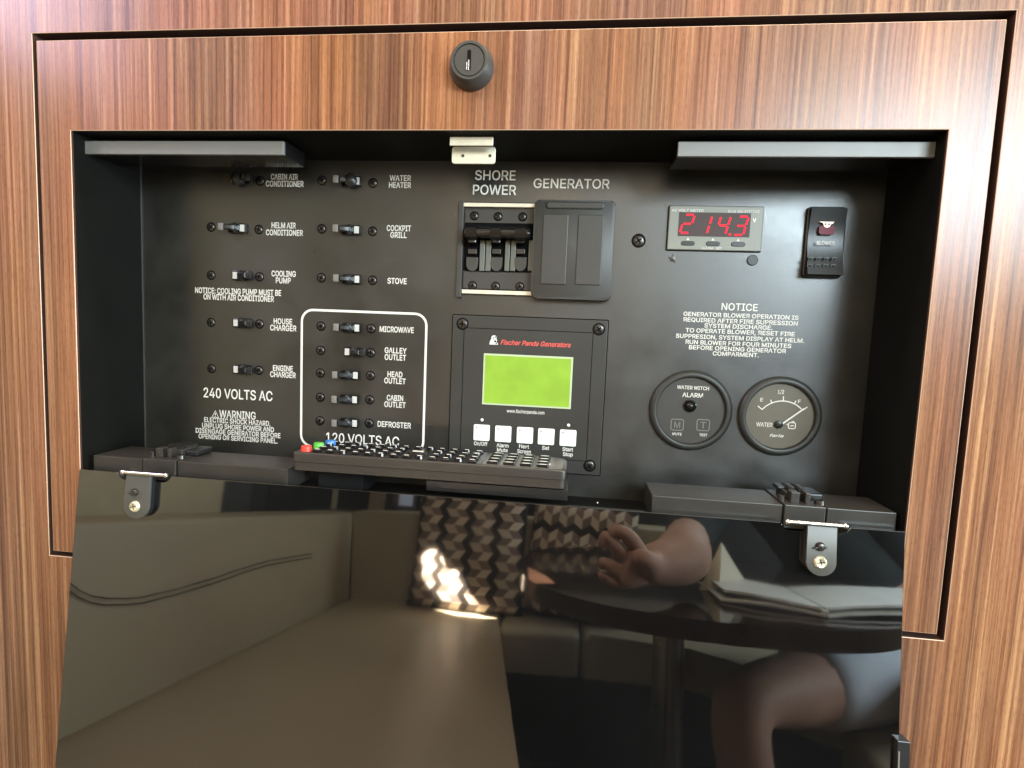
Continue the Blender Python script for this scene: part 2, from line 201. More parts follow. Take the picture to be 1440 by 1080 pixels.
# letter outlines (plain sans capitals), 1/1000 em
GLYPHS = '''
, 188 38 -119 68 71 137 71 84 -119
. 188 95 -4 83 -3 73 1 63 9 55 18 51 29 50 41 51 53 55 64 63 73 73 81 83 85 95 87 107 85 118 81 128 73 135 64 140 53 141 41 140 29 135 18 128 9 118 1 107 -3
/ 249 235 533 71 -76 14 -76 178 533
0 453 227 -7 191 -3 158 7 130 24 105 48 85 77 69 113 57 155 50 202 48 254 50 306 57 353 69 395 85 431 106 461 130 484 159 502 191 512 227 516 262 512 295 502 323 484 348 461 368 431 384 395 396 353 403 306 405 254 403 202 396 155 384 113 368 77 348 48 323 24 295 7 263 -3|227 50 250 52 271 60 290 74 306 92 320 116 330 144 338 176 342 213 344 254 342 295 338 332 330 365 320 393 306 416 290 435 271 449 250 457 227 460 203 457 182 449 163 435 147 416 134 393 123 365 115 332 111 295 109 254 111 213 115 176 123 144 134 116 147 92 163 74 182 60 203 52
1 453 76 0 76 55 391 55 391 0|276 509 276 0 212 0 212 448 209 448 86 358 86 427 198 509
2 453 64 0 64 47 234 229 252 248 268 266 282 282 294 298 303 312 311 327 316 341 319 356 320 371 319 389 315 405 308 419 298 431 287 441 273 449 258 455 241 458 224 460 205 458 188 454 172 447 159 438 148 427 139 413 132 398 128 381 127 362 66 362 68 391 75 418 86 442 102 464 121 482 143 496 168 507 196 513 225 516 254 513 281 507 306 497 328 482 346 465 361 445 372 423 379 398 381 372 380 354 377 336 371 318 363 299 351 280 336 259 317 235 294 209 267 180 153 60 153 57 389 57 389 0
4 453 40 105 40 158 247 509 311 509 109 166 109 163 413 163 413 105|282 0 282 121 282 146 282 318 343 318 343 0
: 188 95 -4 83 -3 73 1 63 9 55 18 51 29 50 41 51 53 55 64 63 73 73 81 83 85 95 87 107 85 118 81 128 73 135 64 140 53 141 41 140 29 135 18 128 9 118 1 107 -3|95 271 83 272 73 277 63 284 55 294 51 304 50 316 51 328 55 339 63 349 73 356 83 360 95 362 107 360 118 356 128 349 135 339 140 328 141 316 140 304 135 294 128 284 118 277 107 272
A 480 16 0 201 509 276 509 463 0 395 0 287 302 280 323 272 346 264 372 255 402 244 438 232 478 245 478 233 437 222 402 213 371 204 345 197 322 191 302 85 0|110 142 110 199 370 199 370 142
B 456 60 0 60 509 241 509 274 507 304 501 329 491 350 477 367 461 381 442 390 421 396 398 398 374 397 353 393 336 387 320 378 307 368 295 356 286 343 278 329 272 315 267 315 262 331 260 347 254 363 245 378 234 391 220 402 203 411 184 416 161 418 136 416 111 410 88 400 67 386 48 368 31 344 18 317 8 284 2 247 0|125 57 245 57 281 60 309 67 330 80 344 96 353 115 355 137 354 153 350 169 342 184 333 197 320 209 306 218 289 225 269 229 248 231 125 231|125 285 238 285 256 287 273 290 288 296 302 304 314 314 323 326 330 340 335 355 336 372 333 393 326 412 313 429 294 442 270 449 240 452 125 452
C 510 267 -7 225 -3 186 7 150 25 119 49 92 79 70 115 53 157 44 203 40 254 44 305 53 352 70 393 92 429 119 459 150 484 186 501 225 512 267 516 293 514 317 511 340 504 362 496 383 485 402 471 419 456 435 438 448 418 459 397 467 373 473 348 408 348 404 365 397 380 389 395 380 407 369 418 357 428 344 437 330 444 315 449 300 453 284 455 267 456 237 453 209 445 184 432 161 414 141 391 125 364 113 332 106 295 103 254 106 213 113 177 125 145 141 117 161 94 184 76 210 63 237 56 267 53 284 54 300 56 315 60 330 65 344 72 357 81 369 90 380 102 389 114 397 128 404 144 408 160 473 160 467 135 459 112 448 91 435 71 420 53 402 38 383 24 363 13 341 5 317 -2 293 -6
D 502 219 0 96 0 96 57 215 57 254 60 288 68 318 81 343 99 363 122 379 149 390 181 397 216 399 255 397 294 390 329 379 361 364 388 344 410 320 428 291 441 258 449 221 452 93 452 93 509 225 509 273 505 315 495 353 478 385 455 412 426 433 391 449 351 458 306 462 255 458 205 449 159 433 119 411 83 384 54 351 31 312 14 268 3|125 509 125 0 60 0 60 509
E 419 60 0 60 509 372 509 372 452 125 452 125 286 355 286 355 229 125 229 125 57 375 57 375 0
F 410 60 0 60 509 369 509 369 452 125 452 125 278 346 278 346 221 125 221 125 0
G 520 269 -7 225 -3 185 7 149 25 118 49 91 79 69 116 53 157 43 203 40 254 43 305 53 352 69 393 91 429 117 459 149 484 184 501 223 512 265 516 291 514 316 510 340 504 363 494 384 483 403 469 421 453 436 436 449 416 460 395 468 373 474 349 408 349 402 365 395 379 387 393 378 406 368 417 356 427 344 436 330 443 315 448 300 453 283 455 265 456 236 453 209 445 183 432 160 414 141 392 125 364 113 332 106 295 103 254 106 213 113 177 125 145 141 117 161 95 184 76 210 63 238 56 269 53 296 55 322 61 345 71 365 85 382 102 396 123 407 147 413 173 415 202 434 199 283 199 283 256 478 256 478 200 475 160 466 124 451 91 431 62 406 38 377 19 344 5 308 -4
H 517 60 0 60 509 125 509 125 289 392 289 392 509 457 509 457 0 392 0 392 232 125 232 125 0
I 300 31 0 31 57 118 57 118 452 31 452 31 509 269 509 269 452 183 452 183 57 269 57 269 0
J 396 185 -7 143 -2 106 11 75 33 52 63 38 100 33 145 33 173 98 173 98 145 100 117 108 93 122 74 139 61 160 53 185 50 209 53 230 61 248 74 261 93 269 117 272 145 272 509 336 509 336 145 332 100 318 63 294 33 263 11 227 -2
K 467 104 145 104 216 116 231 128 246 139 261 151 275 162 289 174 303 187 317 199 331 212 344 364 509 448 509 231 276 228 276|60 0 60 509 125 509 125 334 124 225 125 193 125 0|372 0 188 259 228 309 449 0
L 393 60 0 60 509 125 509 125 57 361 57 361 0
M 628 60 0 60 509 152 509 277 187 280 179 284 170 287 159 291 147 295 135 299 123 303 110 307 97 311 84 315 71 319 60 322 49 307 49 311 59 314 71 318 83 322 95 326 108 330 121 334 134 338 146 342 158 346 169 349 179 352 187 476 509 568 509 568 0 504 0 504 291 504 302 504 314 504 327 505 340 505 354 505 369 505 383 506 398 506 413 506 428 507 443 507 457 513 457 508 441 503 425 498 409 492 393 487 378 482 363 477 348 472 335 467 322 463 310 459 300 456 291 342 0 286 0 170 291 167 300 163 310 159 321 155 333 150 347 145 361 140 376 134 392 129 408 124 424 118 441 112 457 119 457 119 444 120 430 120 416 120 401 121 386 121 372 121 357 121 342 122 328 122 315 122 302 122 291 122 0
N 523 60 0 60 509 136 509 343 183 349 174 355 163 363 151 371 137 379 122 388 107 396 90 405 73 414 55 405 54 403 72 402 90 401 108 400 126 399 142 399 157 399 171 399 184 399 195 399 509 463 509 463 0 387 0 202 290 194 303 186 317 177 331 168 346 159 363 148 381 136 402 123 425 108 452 119 454 120 429 121 406 122 384 123 363 124 345 124 328 125 313 125 301 125 291 125 0
O 533 267 -7 225 -3 186 7 150 25 119 49 92 79 70 115 53 157 44 203 40 254 44 305 53 352 70 393 92 429 119 459 150 484 186 501 225 512 267 516 309 512 348 501 384 484 415 459 442 429 464 393 480 352 490 305 493 254 490 203 480 157 464 115 442 79 415 49 384 25 348 7 309 -3|267 53 296 55 324 63 349 76 372 94 392 116 408 144 420 176 428 213 430 254 428 295 420 332 408 365 392 392 372 415 349 433 324 446 296 453 267 456 237 453 210 445 184 433 161 415 142 392 125 364 113 332 106 295 103 254 106 213 113 176 125 144 142 117 161 94 184 76 210 63 237 55
P 445 60 0 60 509 235 509 272 506 305 499 332 487 356 471 375 452 390 430 400 404 407 377 409 348 407 318 400 291 390 265 375 243 356 223 332 207 305 195 272 188 235 186 109 186 109 242 233 242 257 244 279 248 297 256 312 266 324 279 333 294 339 310 343 328 344 348 343 367 339 385 333 402 324 416 312 428 297 439 279 446 257 451 232 452 125 452 125 0
Q 533 245 159 313 159 369 85 384 65 468 -48 401 -48 346 27 331 46|267 -7 225 -3 186 7 150 25 119 49 92 79 70 115 53 157 44 203 40 254 44 305 53 352 70 393 92 429 119 459 150 484 186 501 225 512 267 516 309 512 348 501 384 484 415 459 442 429 464 393 480 352 490 305 493 254 490 203 480 157 464 115 442 79 415 49 384 25 348 7 309 -3|267 53 296 55 324 63 349 76 372 94 392 116 408 144 420 176 428 213 430 254 428 295 420 332 408 365 392 392 372 415 349 433 324 446 296 453 267 456 237 453 210 445 184 433 161 415 142 392 125 364 113 332 106 295 103 254 106 213 113 176 125 144 142 117 161 94 184 76 210 63 237 55
R 449 60 0 60 509 236 509 273 506 305 500 333 489 356 473 376 455 390 433 401 408 407 381 409 352 407 323 401 296 390 271 376 250 356 232 333 217 305 206 273 200 236 198 96 198 96 255 234 255 258 256 280 260 298 267 313 276 325 287 334 300 340 316 344 333 345 352 344 371 340 389 334 405 325 419 313 430 298 440 279 446 258 451 233 452 125 452 125 0|353 0 230 229 303 229 428 0
S 447 224 -9 188 -7 156 -1 128 9 102 23 81 40 64 60 51 83 42 109 38 137 104 137 108 118 114 102 123 88 136 76 150 66 166 59 185 53 204 50 224 49 246 50 267 54 286 60 303 69 317 79 329 92 338 106 344 122 346 139 344 154 340 168 332 179 322 189 310 197 296 205 280 211 263 217 245 222 184 239 145 253 112 269 86 289 67 313 56 341 52 372 54 400 62 425 75 448 92 468 113 484 138 498 165 508 195 514 227 516 259 514 289 508 316 498 340 484 360 468 377 449 390 427 398 403 401 378 337 378 332 402 320 421 302 437 280 449 254 456 225 459 204 457 185 454 167 448 152 440 139 430 129 418 121 405 117 391 115 376 117 359 122 345 131 334 142 324 155 315 169 308 184 302 198 297 212 293 264 279 279 275 295 270 312 264 328 256 344 248 359 238 372 226 384 213 395 198 402 180 407 161 408 139 406 112 399 87 386 64 370 43 349 25 323 11 294 0 261 -7
T 449 32 452 32 509 417 509 417 452 257 452 257 0 193 0 193 452
U 517 259 -8 220 -6 186 2 154 15 126 33 103 55 85 80 71 108 63 140 60 173 60 509 124 509 124 178 126 155 132 133 141 113 153 95 169 80 187 68 208 59 232 53 259 52 285 53 309 59 331 68 349 80 364 95 377 113 385 133 391 155 393 178 393 509 457 509 457 173 454 140 446 108 433 80 414 55 391 33 363 15 332 2 297 -6
V 480 204 0 16 509 84 509 192 206 199 187 207 164 215 137 225 106 236 71 248 31 235 31 247 71 257 107 267 138 276 165 283 187 290 206 395 509 463 509 278 0
W 686 155 0 16 509 82 509 163 196 167 179 172 162 175 145 179 128 183 111 187 94 190 76 194 58 197 40 189 40 193 58 196 76 200 94 203 111 207 128 211 145 215 162 220 179 224 196 306 509 380 509 462 196 466 179 470 162 474 145 478 128 482 111 486 94 490 76 494 58 497 40 488 40 492 58 495 76 499 94 503 111 506 128 510 145 515 162 519 179 523 196 603 509 670 509 530 0 455 0 368 323 362 345 357 368 351 391 346 417 341 445 336 475 350 475 345 446 340 420 335 395 330 371 324 347 318 323 230 0
X 474 18 0 217 284 217 236 29 509 104 509 178 400 188 386 196 373 204 361 211 350 217 340 223 329 230 318 236 305 243 292 232 292 239 305 246 317 252 329 258 339 265 350 272 361 280 373 288 386 298 400 374 509 446 509 259 239 259 287 456 0 382 0 292 129 283 142 275 154 268 165 262 175 256 185 250 195 244 206 237 218 230 231 244 231 238 219 231 207 225 196 219 186 213 176 206 166 199 155 191 143 182 129 91 0
Y 472 203 0 203 208 16 509 91 509 192 344 203 327 213 309 222 292 231 274 240 254 250 230 224 230 233 254 242 275 251 293 260 310 270 327 280 344 381 509 455 509 268 208 268 0
Z 438 42 0 42 46 273 385 284 400 295 415 306 431 318 446 329 461 341 476 348 454 327 453 306 453 285 452 265 452 244 452 223 452 40 452 40 509 397 509 397 462 169 129 157 113 146 97 134 81 122 65 110 49 97 33 90 54 111 55 131 56 152 57 173 57 193 57 214 57 399 57 399 0
a 389 160 -9 137 -7 115 -3 94 5 76 15 60 29 48 45 38 63 32 84 30 108 32 128 36 146 43 161 53 174 64 184 78 193 92 200 108 206 125 211 143 214 161 217 178 220 200 223 218 225 234 227 247 229 257 231 265 235 271 240 274 246 276 255 276 257 275 272 272 285 267 297 260 307 251 315 240 322 227 327 212 330 196 331 178 330 163 327 149 322 137 316 127 309 118 301 110 292 104 283 100 274 41 291 51 313 64 331 79 346 95 358 114 368 133 375 153 380 173 383 194 384 208 384 223 382 239 379 255 375 271 369 286 360 300 350 312 336 322 320 330 301 335 278 337 251 337 0 277 0 277 52 272 52 267 43 260 34 252 25 242 16 229 8 215 1 199 -4 181 -7|170 45 192 47 211 51 228 59 242 68 254 80 263 93 270 108 274 122 276 138 276 190 272 187 267 184 259 182 251 180 241 178 231 176 221 174 210 173 200 171 191 170 182 169 175 168 161 166 147 163 134 159 122 153 112 147 103 139 97 130 93 118 92 105 93 93 96 82 102 72 109 64 119 57 130 52 142 48 156 46
c 396 207 -8 174 -5 144 3 117 16 93 35 72 58 56 85 44 116 37 150 34 187 37 225 44 260 56 291 72 318 93 341 117 360 144 374 174 382 207 384 226 384 243 381 260 377 276 371 291 364 305 356 318 346 330 335 340 322 349 308 356 293 362 277 303 262 300 272 295 281 290 289 284 297 278 304 270 311 261 316 252 321 242 325 231 328 220 329 207 330 184 328 163 321 145 310 130 296 118 278 108 258 102 236 98 212 96 187 98 163 102 139 108 117 118 97 130 80 145 66 163 55 184 49 207 46 220 47 232 49 243 52 253 55 262 60 271 66 279 73 285 80 292 89 297 98 301 107 304 117 363 102 357 86 350 70 341 56 331 43 319 32 306 21 292 12 277 5 261 -1 244 -5 226 -7
d 424 195 -8 165 -6 137 3 111 16 89 34 70 57 55 84 43 116 36 151 34 189 36 227 43 261 55 293 70 320 89 342 112 361 137 374 165 382 196 384 218 383 237 379 253 373 267 364 278 355 287 346 295 336 301 327 306 319 311 319 311 509 372 509 372 0 313 0 313 59 307 59 301 50 295 41 287 31 277 21 266 12 252 4 236 -3 217 -7|205 47 226 49 246 55 263 65 278 78 290 95 299 115 306 138 310 162 312 189 310 216 306 241 300 263 290 282 278 299 263 312 246 322 227 328 205 330 182 328 162 322 145 311 130 298 118 281 108 261 102 239 98 215 96 189 98 163 102 139 109 117 118 97 130 80 145 66 162 55 182 49
e 404 212 -8 177 -5 145 3 117 16 92 35 72 58 56 85 44 116 37 150 34 187 36 224 44 258 55 290 71 317 91 340 115 359 142 373 172 382 205 384 226 383 246 380 266 374 285 366 303 355 319 341 334 324 347 305 357 282 365 256 370 227 371 194 371 169 75 169 75 221 338 221 310 202 308 226 304 248 298 269 288 286 277 301 263 314 246 323 227 328 205 330 183 328 164 323 146 313 131 301 119 286 109 270 102 251 97 231 96 211 96 178 98 151 102 127 110 106 121 88 135 73 151 61 169 53 190 48 212 46 227 47 241 49 254 53 265 58 276 65 285 73 294 82 300 93 306 105 365 91 358 72 348 55 335 39 320 26 302 14 283 4 261 -3 237 -7
f 254 228 379 228 327 6 327 6 379|81 0 81 432 82 452 87 470 96 486 107 499 120 510 135 519 152 525 169 529 187 530 201 530 212 529 222 527 231 525 238 523 243 521 227 468 224 470 220 471 215 472 209 473 202 474 195 474 178 472 164 468 154 460 147 449 143 435 142 419 142 0
h 410 114 227 114 0 53 0 53 509 114 509 114 287 102 287 116 319 132 344 152 362 175 374 200 382 227 384 252 383 275 377 295 369 313 356 328 340 341 321 350 298 355 271 357 240 357 0 296 0 296 235 293 263 286 286 273 304 256 318 235 326 210 329 192 328 176 324 161 317 147 308 136 297 126 283 119 266 115 248
i 167 53 0 53 379 114 379 114 0|84 443 73 444 63 448 54 455 47 463 43 472 41 483 43 494 47 504 54 512 63 518 73 522 84 524 95 522 105 518 114 512 121 504 125 494 126 483 125 472 121 463 114 455 105 448 95 444
l 189 139 -2 112 0 91 8 74 20 62 37 55 59 53 84 53 509 114 509 114 99 114 83 117 71 120 62 126 57 135 53 146 52 152 52 157 52 160 53 164 53 167 54 170 54 181 3 175 1 169 0 162 -1 154 -2 147 -2
m 610 53 0 53 379 112 379 112 295 108 295 114 314 122 331 132 346 144 358 158 368 172 376 187 382 203 385 219 386 245 383 268 375 287 361 303 342 314 320 321 295 312 295 318 312 326 329 337 343 350 356 364 366 381 375 398 381 417 385 437 386 458 385 478 380 497 372 514 361 529 346 541 328 550 307 555 283 557 255 557 0 496 0 496 254 493 279 485 298 473 313 456 323 438 329 419 330 402 329 387 326 374 320 363 312 353 302 345 290 340 277 336 263 335 247 335 0 274 0 274 260 272 280 265 297 253 311 238 322 220 328 199 330 185 329 171 326 158 320 145 312 135 302 126 289 119 274 115 257 114 238 114 0
n 410 114 227 114 0 53 0 53 379 112 379 112 287 102 287 116 319 132 344 152 362 175 374 200 382 227 384 252 383 275 377 295 369 313 356 328 340 341 321 350 298 355 271 357 240 357 0 296 0 296 235 293 263 286 286 273 304 256 318 235 326 210 329 192 328 176 324 161 317 147 308 136 297 126 283 119 266 115 248
o 415 207 -8 174 -5 144 3 117 16 93 35 72 58 56 85 44 116 37 150 34 187 37 225 44 260 56 291 72 318 93 341 117 360 144 374 174 382 207 384 241 382 271 374 299 360 323 341 343 318 359 291 371 260 379 225 381 187 379 150 371 116 359 85 343 58 323 35 299 16 271 3 241 -5|207 46 231 49 252 55 270 66 285 80 298 97 307 117 314 139 318 163 319 187 318 212 314 236 307 258 298 278 285 296 270 310 252 321 231 328 207 330 184 328 163 321 145 310 130 296 118 278 108 258 102 236 98 212 96 187 98 163 102 139 108 117 118 97 130 80 145 66 163 55 184 49
p 424 53 -143 53 379 112 379 112 319 118 319 123 327 130 336 137 346 147 355 158 364 171 373 188 379 207 383 229 384 259 382 287 374 313 361 335 342 354 320 370 293 381 261 388 227 390 189 388 151 381 116 370 84 355 57 336 34 313 16 288 3 260 -6 229 -8 208 -7 189 -3 173 4 159 12 147 21 138 31 130 41 124 50 118 59 114 59 114 -143|220 47 242 49 262 55 279 66 294 80 306 97 316 117 323 139 327 163 328 189 327 215 323 239 316 261 307 281 295 298 280 311 262 322 243 328 220 330 198 328 178 322 161 312 147 299 134 282 125 263 118 241 114 216 113 189 114 162 118 138 125 115 135 95 147 78 162 65 179 55 198 49
r 259 53 0 53 379 112 379 112 321 115 321 124 339 137 354 152 367 171 377 191 383 213 385 218 385 223 385 229 384 235 384 240 384 243 384 243 322 241 323 236 324 230 324 223 325 215 326 207 326 190 324 174 321 159 315 146 306 135 296 126 284 119 269 115 254 114 237 114 0
s 365 182 -8 157 -7 133 -3 112 3 93 12 76 24 62 38 50 54 41 73 36 94 94 107 101 87 111 72 124 60 141 52 160 47 181 45 206 47 227 53 244 62 258 74 265 88 268 103 266 115 262 126 254 136 243 144 229 150 212 155 149 170 118 180 92 192 72 208 58 227 50 249 47 274 49 295 55 314 65 332 79 347 95 360 115 370 137 378 161 383 187 384 212 383 234 379 254 372 271 363 286 352 299 339 309 324 318 308 324 290 268 277 262 291 254 304 243 316 228 325 210 331 187 333 166 331 147 326 131 317 119 305 111 292 109 277 110 264 115 253 124 243 136 235 152 229 172 223 229 209 261 200 287 187 306 171 320 153 328 131 331 107 329 85 323 65 312 47 298 31 281 18 260 6 236 -2 210 -7
t 227 204 379 204 327 6 327 6 379|65 471 126 471 126 98 127 83 130 70 136 61 144 55 156 51 170 50 175 50 180 50 185 51 191 52 197 53 202 54 213 2 207 0 200 -2 192 -3 184 -3 176 -4 168 -4 138 -1 113 7 92 21 77 41 68 64 65 93
u 410 182 -5 158 -3 135 2 115 11 97 23 82 39 69 59 60 82 54 109 53 139 53 379 114 379 114 144 116 117 124 94 137 75 154 61 175 53 200 50 218 51 234 55 249 62 263 71 274 83 283 97 290 113 295 132 296 153 296 379 357 379 357 0 298 0 298 92 307 92 294 60 277 35 257 17 234 5 209 -3
w 567 138 0 23 379 87 379 133 214 140 190 147 164 154 137 161 107 168 75 175 41 165 41 172 74 179 105 186 135 192 163 199 189 206 214 252 379 316 379 362 214 368 189 375 163 382 136 388 106 395 75 402 41 391 41 399 75 406 106 413 135 420 163 427 189 434 214 480 379 545 379 429 0 368 0 319 172 314 189 309 207 305 225 300 243 295 262 291 280 286 299 281 318 277 338 291 338 286 319 281 299 277 280 272 262 267 243 263 225 258 207 253 189 248 172 199 0
x 379 21 0 171 218 171 171 29 379 100 379 147 306 159 287 170 270 179 253 188 237 198 221 207 206 175 206 185 221 194 237 202 253 211 270 222 287 233 306 282 379 352 379 209 169 209 214 358 0 287 0 231 85 219 103 209 120 200 136 191 152 182 167 173 182 205 182 195 167 187 152 178 136 170 120 160 103 148 85 91 0
'''
# ------------------------------------------------------------------ mesh helpers
def new(name, bm, mats, parent=None, loc=None, smooth=None):
    me = bpy.data.meshes.new(name)
    bmesh.ops.recalc_face_normals(bm, faces=bm.faces)
    loc = Vector(loc) if loc is not None else None
    if loc is not None: bmesh.ops.translate(bm, verts=bm.verts, vec=-loc)
    bm.to_mesh(me); bm.free()
    for mm in (mats if isinstance(mats, (list, tuple)) else [mats]): me.materials.append(mm)
    if smooth: 
        for p in me.polygons: p.use_smooth = True
        if smooth is not True: me.set_sharp_from_angle(angle=D2R(smooth))
    o = bpy.data.objects.new(name, me); COL.objects.link(o)
    if loc is not None: o.location = loc
    if parent is not None:
        o.parent = parent; o.location = (loc if loc is not None else Vector((0, 0, 0))) - WORLD[parent.name]
    WORLD[o.name] = loc.copy() if loc is not None else Vector((0, 0, 0))
    return o
WORLD = {}
def tag(o, label=None, cat=None, group=None, kind=None):
    if label: o['label'] = label
    if cat: o['category'] = cat
    if group: o['group'] = group
    if kind: o['kind'] = kind
    return o
def thing(name, loc, label, cat, group=None):
    o = bpy.data.objects.new(name, None); COL.objects.link(o); o.location = loc; o.empty_display_size = .02
    WORLD[o.name] = Vector(loc)
    return tag(o, label, cat, group)
def box(bm, x0, x1, y0, y1, z0, z1, bev=0.0, seg=2, mi=0):
    vs = [bm.verts.new((x, y, z)) for x in (x0, x1) for y in (y0, y1) for z in (z0, z1)]
    fs = [bm.faces.new([vs[i] for i in f]) for f in ((0, 1, 3, 2), (4, 6, 7, 5), (0, 4, 5, 1), (2, 3, 7, 6), (0, 2, 6, 4), (1, 5, 7, 3))]
    for f in fs: f.material_index = mi
    if bev:
        es = list({e for f in fs for e in f.edges})
        r = bmesh.ops.bevel(bm, geom=es, offset=bev, segments=seg, profile=.5, affect='EDGES')
        for f in r['faces']: f.material_index = mi
    return fs
def prism(bm, pts, y0, y1, bev=0.0, mi=0, mif=None):      # outline in (x,z), y0 = front (towards room) y1 = back
    a = [bm.verts.new((x, y0, z)) for x, z in pts]; b = [bm.verts.new((x, y1, z)) for x, z in pts]
    n = len(pts); ff = bm.faces.new(a); fb = bm.faces.new(b[::-1]); ff.material_index = mi if mif is None else mif; fb.material_index = mi
    for i in range(n):
        f = bm.faces.new([a[i], b[i], b[(i+1) % n], a[(i+1) % n]]); f.material_index = mi
    if bev:
        bmesh.ops.bevel(bm, geom=list(ff.edges), offset=bev, segments=2, profile=.5, affect='EDGES')
def rrpts(cx, cz, w_, h_, r, n=5):
    out = []
    for sx, sz, a0 in ((1, 1, 0), (-1, 1, 90), (-1, -1, 180), (1, -1, 270)):
        for i in range(n+1):
            a = D2R(a0 + 90*i/n); out.append((cx+sx*(w_/2-r)+r*math.cos(a), cz+sz*(h_/2-r)+r*math.sin(a)))
    return out
def lathe(bm, cx, cz, prof, n=32, mi=0, sq=1.0):   # prof: (radius, y) from back to front, axis along y
    rings = []
    for r, y in prof:
        if r < 1e-6: rings.append([bm.verts.new((cx, y, cz))])
        else: rings.append([bm.verts.new((cx+r*math.cos(2*math.pi*i/n), y, cz+r*sq*math.sin(2*math.pi*i/n))) for i in range(n)])
    for a, b in zip(rings, rings[1:]):
        for i in range(n):
            j = (i+1) % n
            if len(a) == 1 and len(b) == 1: continue
            if len(a) == 1: f = bm.faces.new([a[0], b[i], b[j]])
            elif len(b) == 1: f = bm.faces.new([a[i], a[j], b[0]])
            else: f = bm.faces.new([a[i], a[j], b[j], b[i]])
            f.material_index = mi
def tube(bm, p0, p1, r0, r1=None, n=16, cap=True, mi=0):
    p0, p1 = Vector(p0), Vector(p1); r1 = r0 if r1 is None else r1
    d = (p1-p0).normalized(); a = d.orthogonal().normalized(); b = d.cross(a)
    A = [bm.verts.new(p0+(a*math.cos(2*math.pi*i/n)+b*math.sin(2*math.pi*i/n))*r0) for i in range(n)]
    B = [bm.verts.new(p1+(a*math.cos(2*math.pi*i/n)+b*math.sin(2*math.pi*i/n))*r1) for i in range(n)]
    for i in range(n):
        f = bm.faces.new([A[i], A[(i+1) % n], B[(i+1) % n], B[i]]); f.material_index = mi
    if cap:
        f = bm.faces.new(A[::-1]); f.material_index = mi; f = bm.faces.new(B); f.material_index = mi
def ribbon(bm, pts, wd, y, closed=False, th=0.0002, mi=0):  # flat stroke on a y plane through (x,z) points
    n = len(pts); L = []; Rr = []
    for i in range(n):
        p = Vector(pts[i]); a = Vector(pts[(i-1) % n]) if (closed or i > 0) else p; b = Vector(pts[(i+1) % n]) if (closed or i < n-1) else p
        t = (b-a).normalized(); nn = Vector((-t.y, t.x))*wd/2
        L.append(bm.verts.new((p.x+nn.x, y, p.y+nn.y))); Rr.append(bm.verts.new((p.x-nn.x, y, p.y-nn.y)))
    for i in range(n if closed else n-1):
        j = (i+1) % n; f = bm.faces.new([L[i], L[j], Rr[j], Rr[i]]); f.material_index = mi
GLY = {}
for row in GLYPHS.strip().split('\n'):
    c_, a_, rest = row.split(' ', 2)
    GLY[c_] = (int(a_)/1000, [[(int(v[q])/1000, int(v[q+1])/1000) for q in range(0, len(v), 2)] for v in (l.split() for l in rest.split('|'))])
def _area(l): return sum(a[0]*b[1]-b[0]*a[1] for a, b in zip(l, l[1:]+l[:1]))/2
def _inside(p, l):
    c = False
    for a, b in zip(l, l[1:]+l[:1]):
        if (a[1] > p[1]) != (b[1] > p[1]) and p[0] < (b[0]-a[0])*(p[1]-a[1])/(b[1]-a[1])+a[0]: c = not c
    return c
def _grow(l, d):                   # move an outline outwards by d (towards its right-hand side)
    out = []; n = len(l)
    for i in range(n):
        a, p, b = l[i-1], l[i], l[(i+1) % n]
        e1 = Vector((p[0]-a[0], p[1]-a[1])).normalized(); e2 = Vector((b[0]-p[0], b[1]-p[1])).normalized()
        n1 = Vector((e1.y, -e1.x)); n2 = Vector((e2.y, -e2.x)); mvec = n1+n2
        k = 2/max(.6, mvec.length_squared)
        out.append((p[0]+mvec.x*k*d, p[1]+mvec.y*k*d))
    return out
for c_, (adv, loops) in list(GLY.items()):
    loops = [[p for i, p in enumerate(l) if (p[0]-l[i-1][0])**2+(p[1]-l[i-1][1])**2 > 4e-6] for l in loops]
    holes = {}; solids = []
    for l in loops:
        par = [o for o in loops if o is not l and abs(_area(o)) > abs(_area(l)) and all(_inside(p, o) for p in l)]
        if par: holes.setdefault(id(par[0]), []).append(l if _area(l) < 0 else l[::-1])
        else: solids.append(l)
    GLY[c_] = (adv, [[l if _area(l) > 0 else l[::-1]]+holes.get(id(l), []) for l in solids])
def text_mesh(s, width, height, bold=0.0, shear=0.0):
    bmt = bmesh.new()
    for layer in range(3):             # strokes of one letter that overlap lie on hair-thin successive layers
        cu = bpy.data.curves.new('lettering', 'CURVE'); cu.dimensions = '2D'; cu.fill_mode = 'FRONT'
        X = 0.0
        for ch in s:
            if ch == ' ': X += 0.188; continue
            adv, comps = GLY[ch]
            for lp in (comps[layer] if layer < len(comps) else []):
                lp = _grow(lp, bold*.42)
                sp_ = cu.splines.new('POLY'); sp_.points.add(len(lp)-1); sp_.use_cyclic_u = True
                for q, (x, y) in enumerate(lp): sp_.points[q].co = (X+x+shear*y, y, 0, 1)
            X += adv
        if len(cu.splines):
            o = bpy.data.objects.new('tmp', cu); COL.objects.link(o)
            dg = bpy.context.evaluated_depsgraph_get(); dg.update()
            me = bpy.data.meshes.new_from_object(o.evaluated_get(dg))
            for v in me.vertices: v.co.z = layer
            bmt.from_mesh(me); bpy.data.meshes.remove(me); bpy.data.objects.remove(o)
        bpy.data.curves.remove(cu)
    me = bpy.data.meshes.new('lettering'); bmt.to_mesh(me); bmt.free()
    xs = [v.co.x for v in me.vertices]; x0, x1 = min(xs), max(xs)
    cap = 0.509
    kx = width/(x1-x0); kz = height/cap
    for v in me.vertices:
        x, y = v.co.x, v.co.y
        v.co = ((x-(x0+x1)/2)*kx, -0.00004*v.co.z, (y-cap/2)*kz)
    me.materials.clear()
    return me
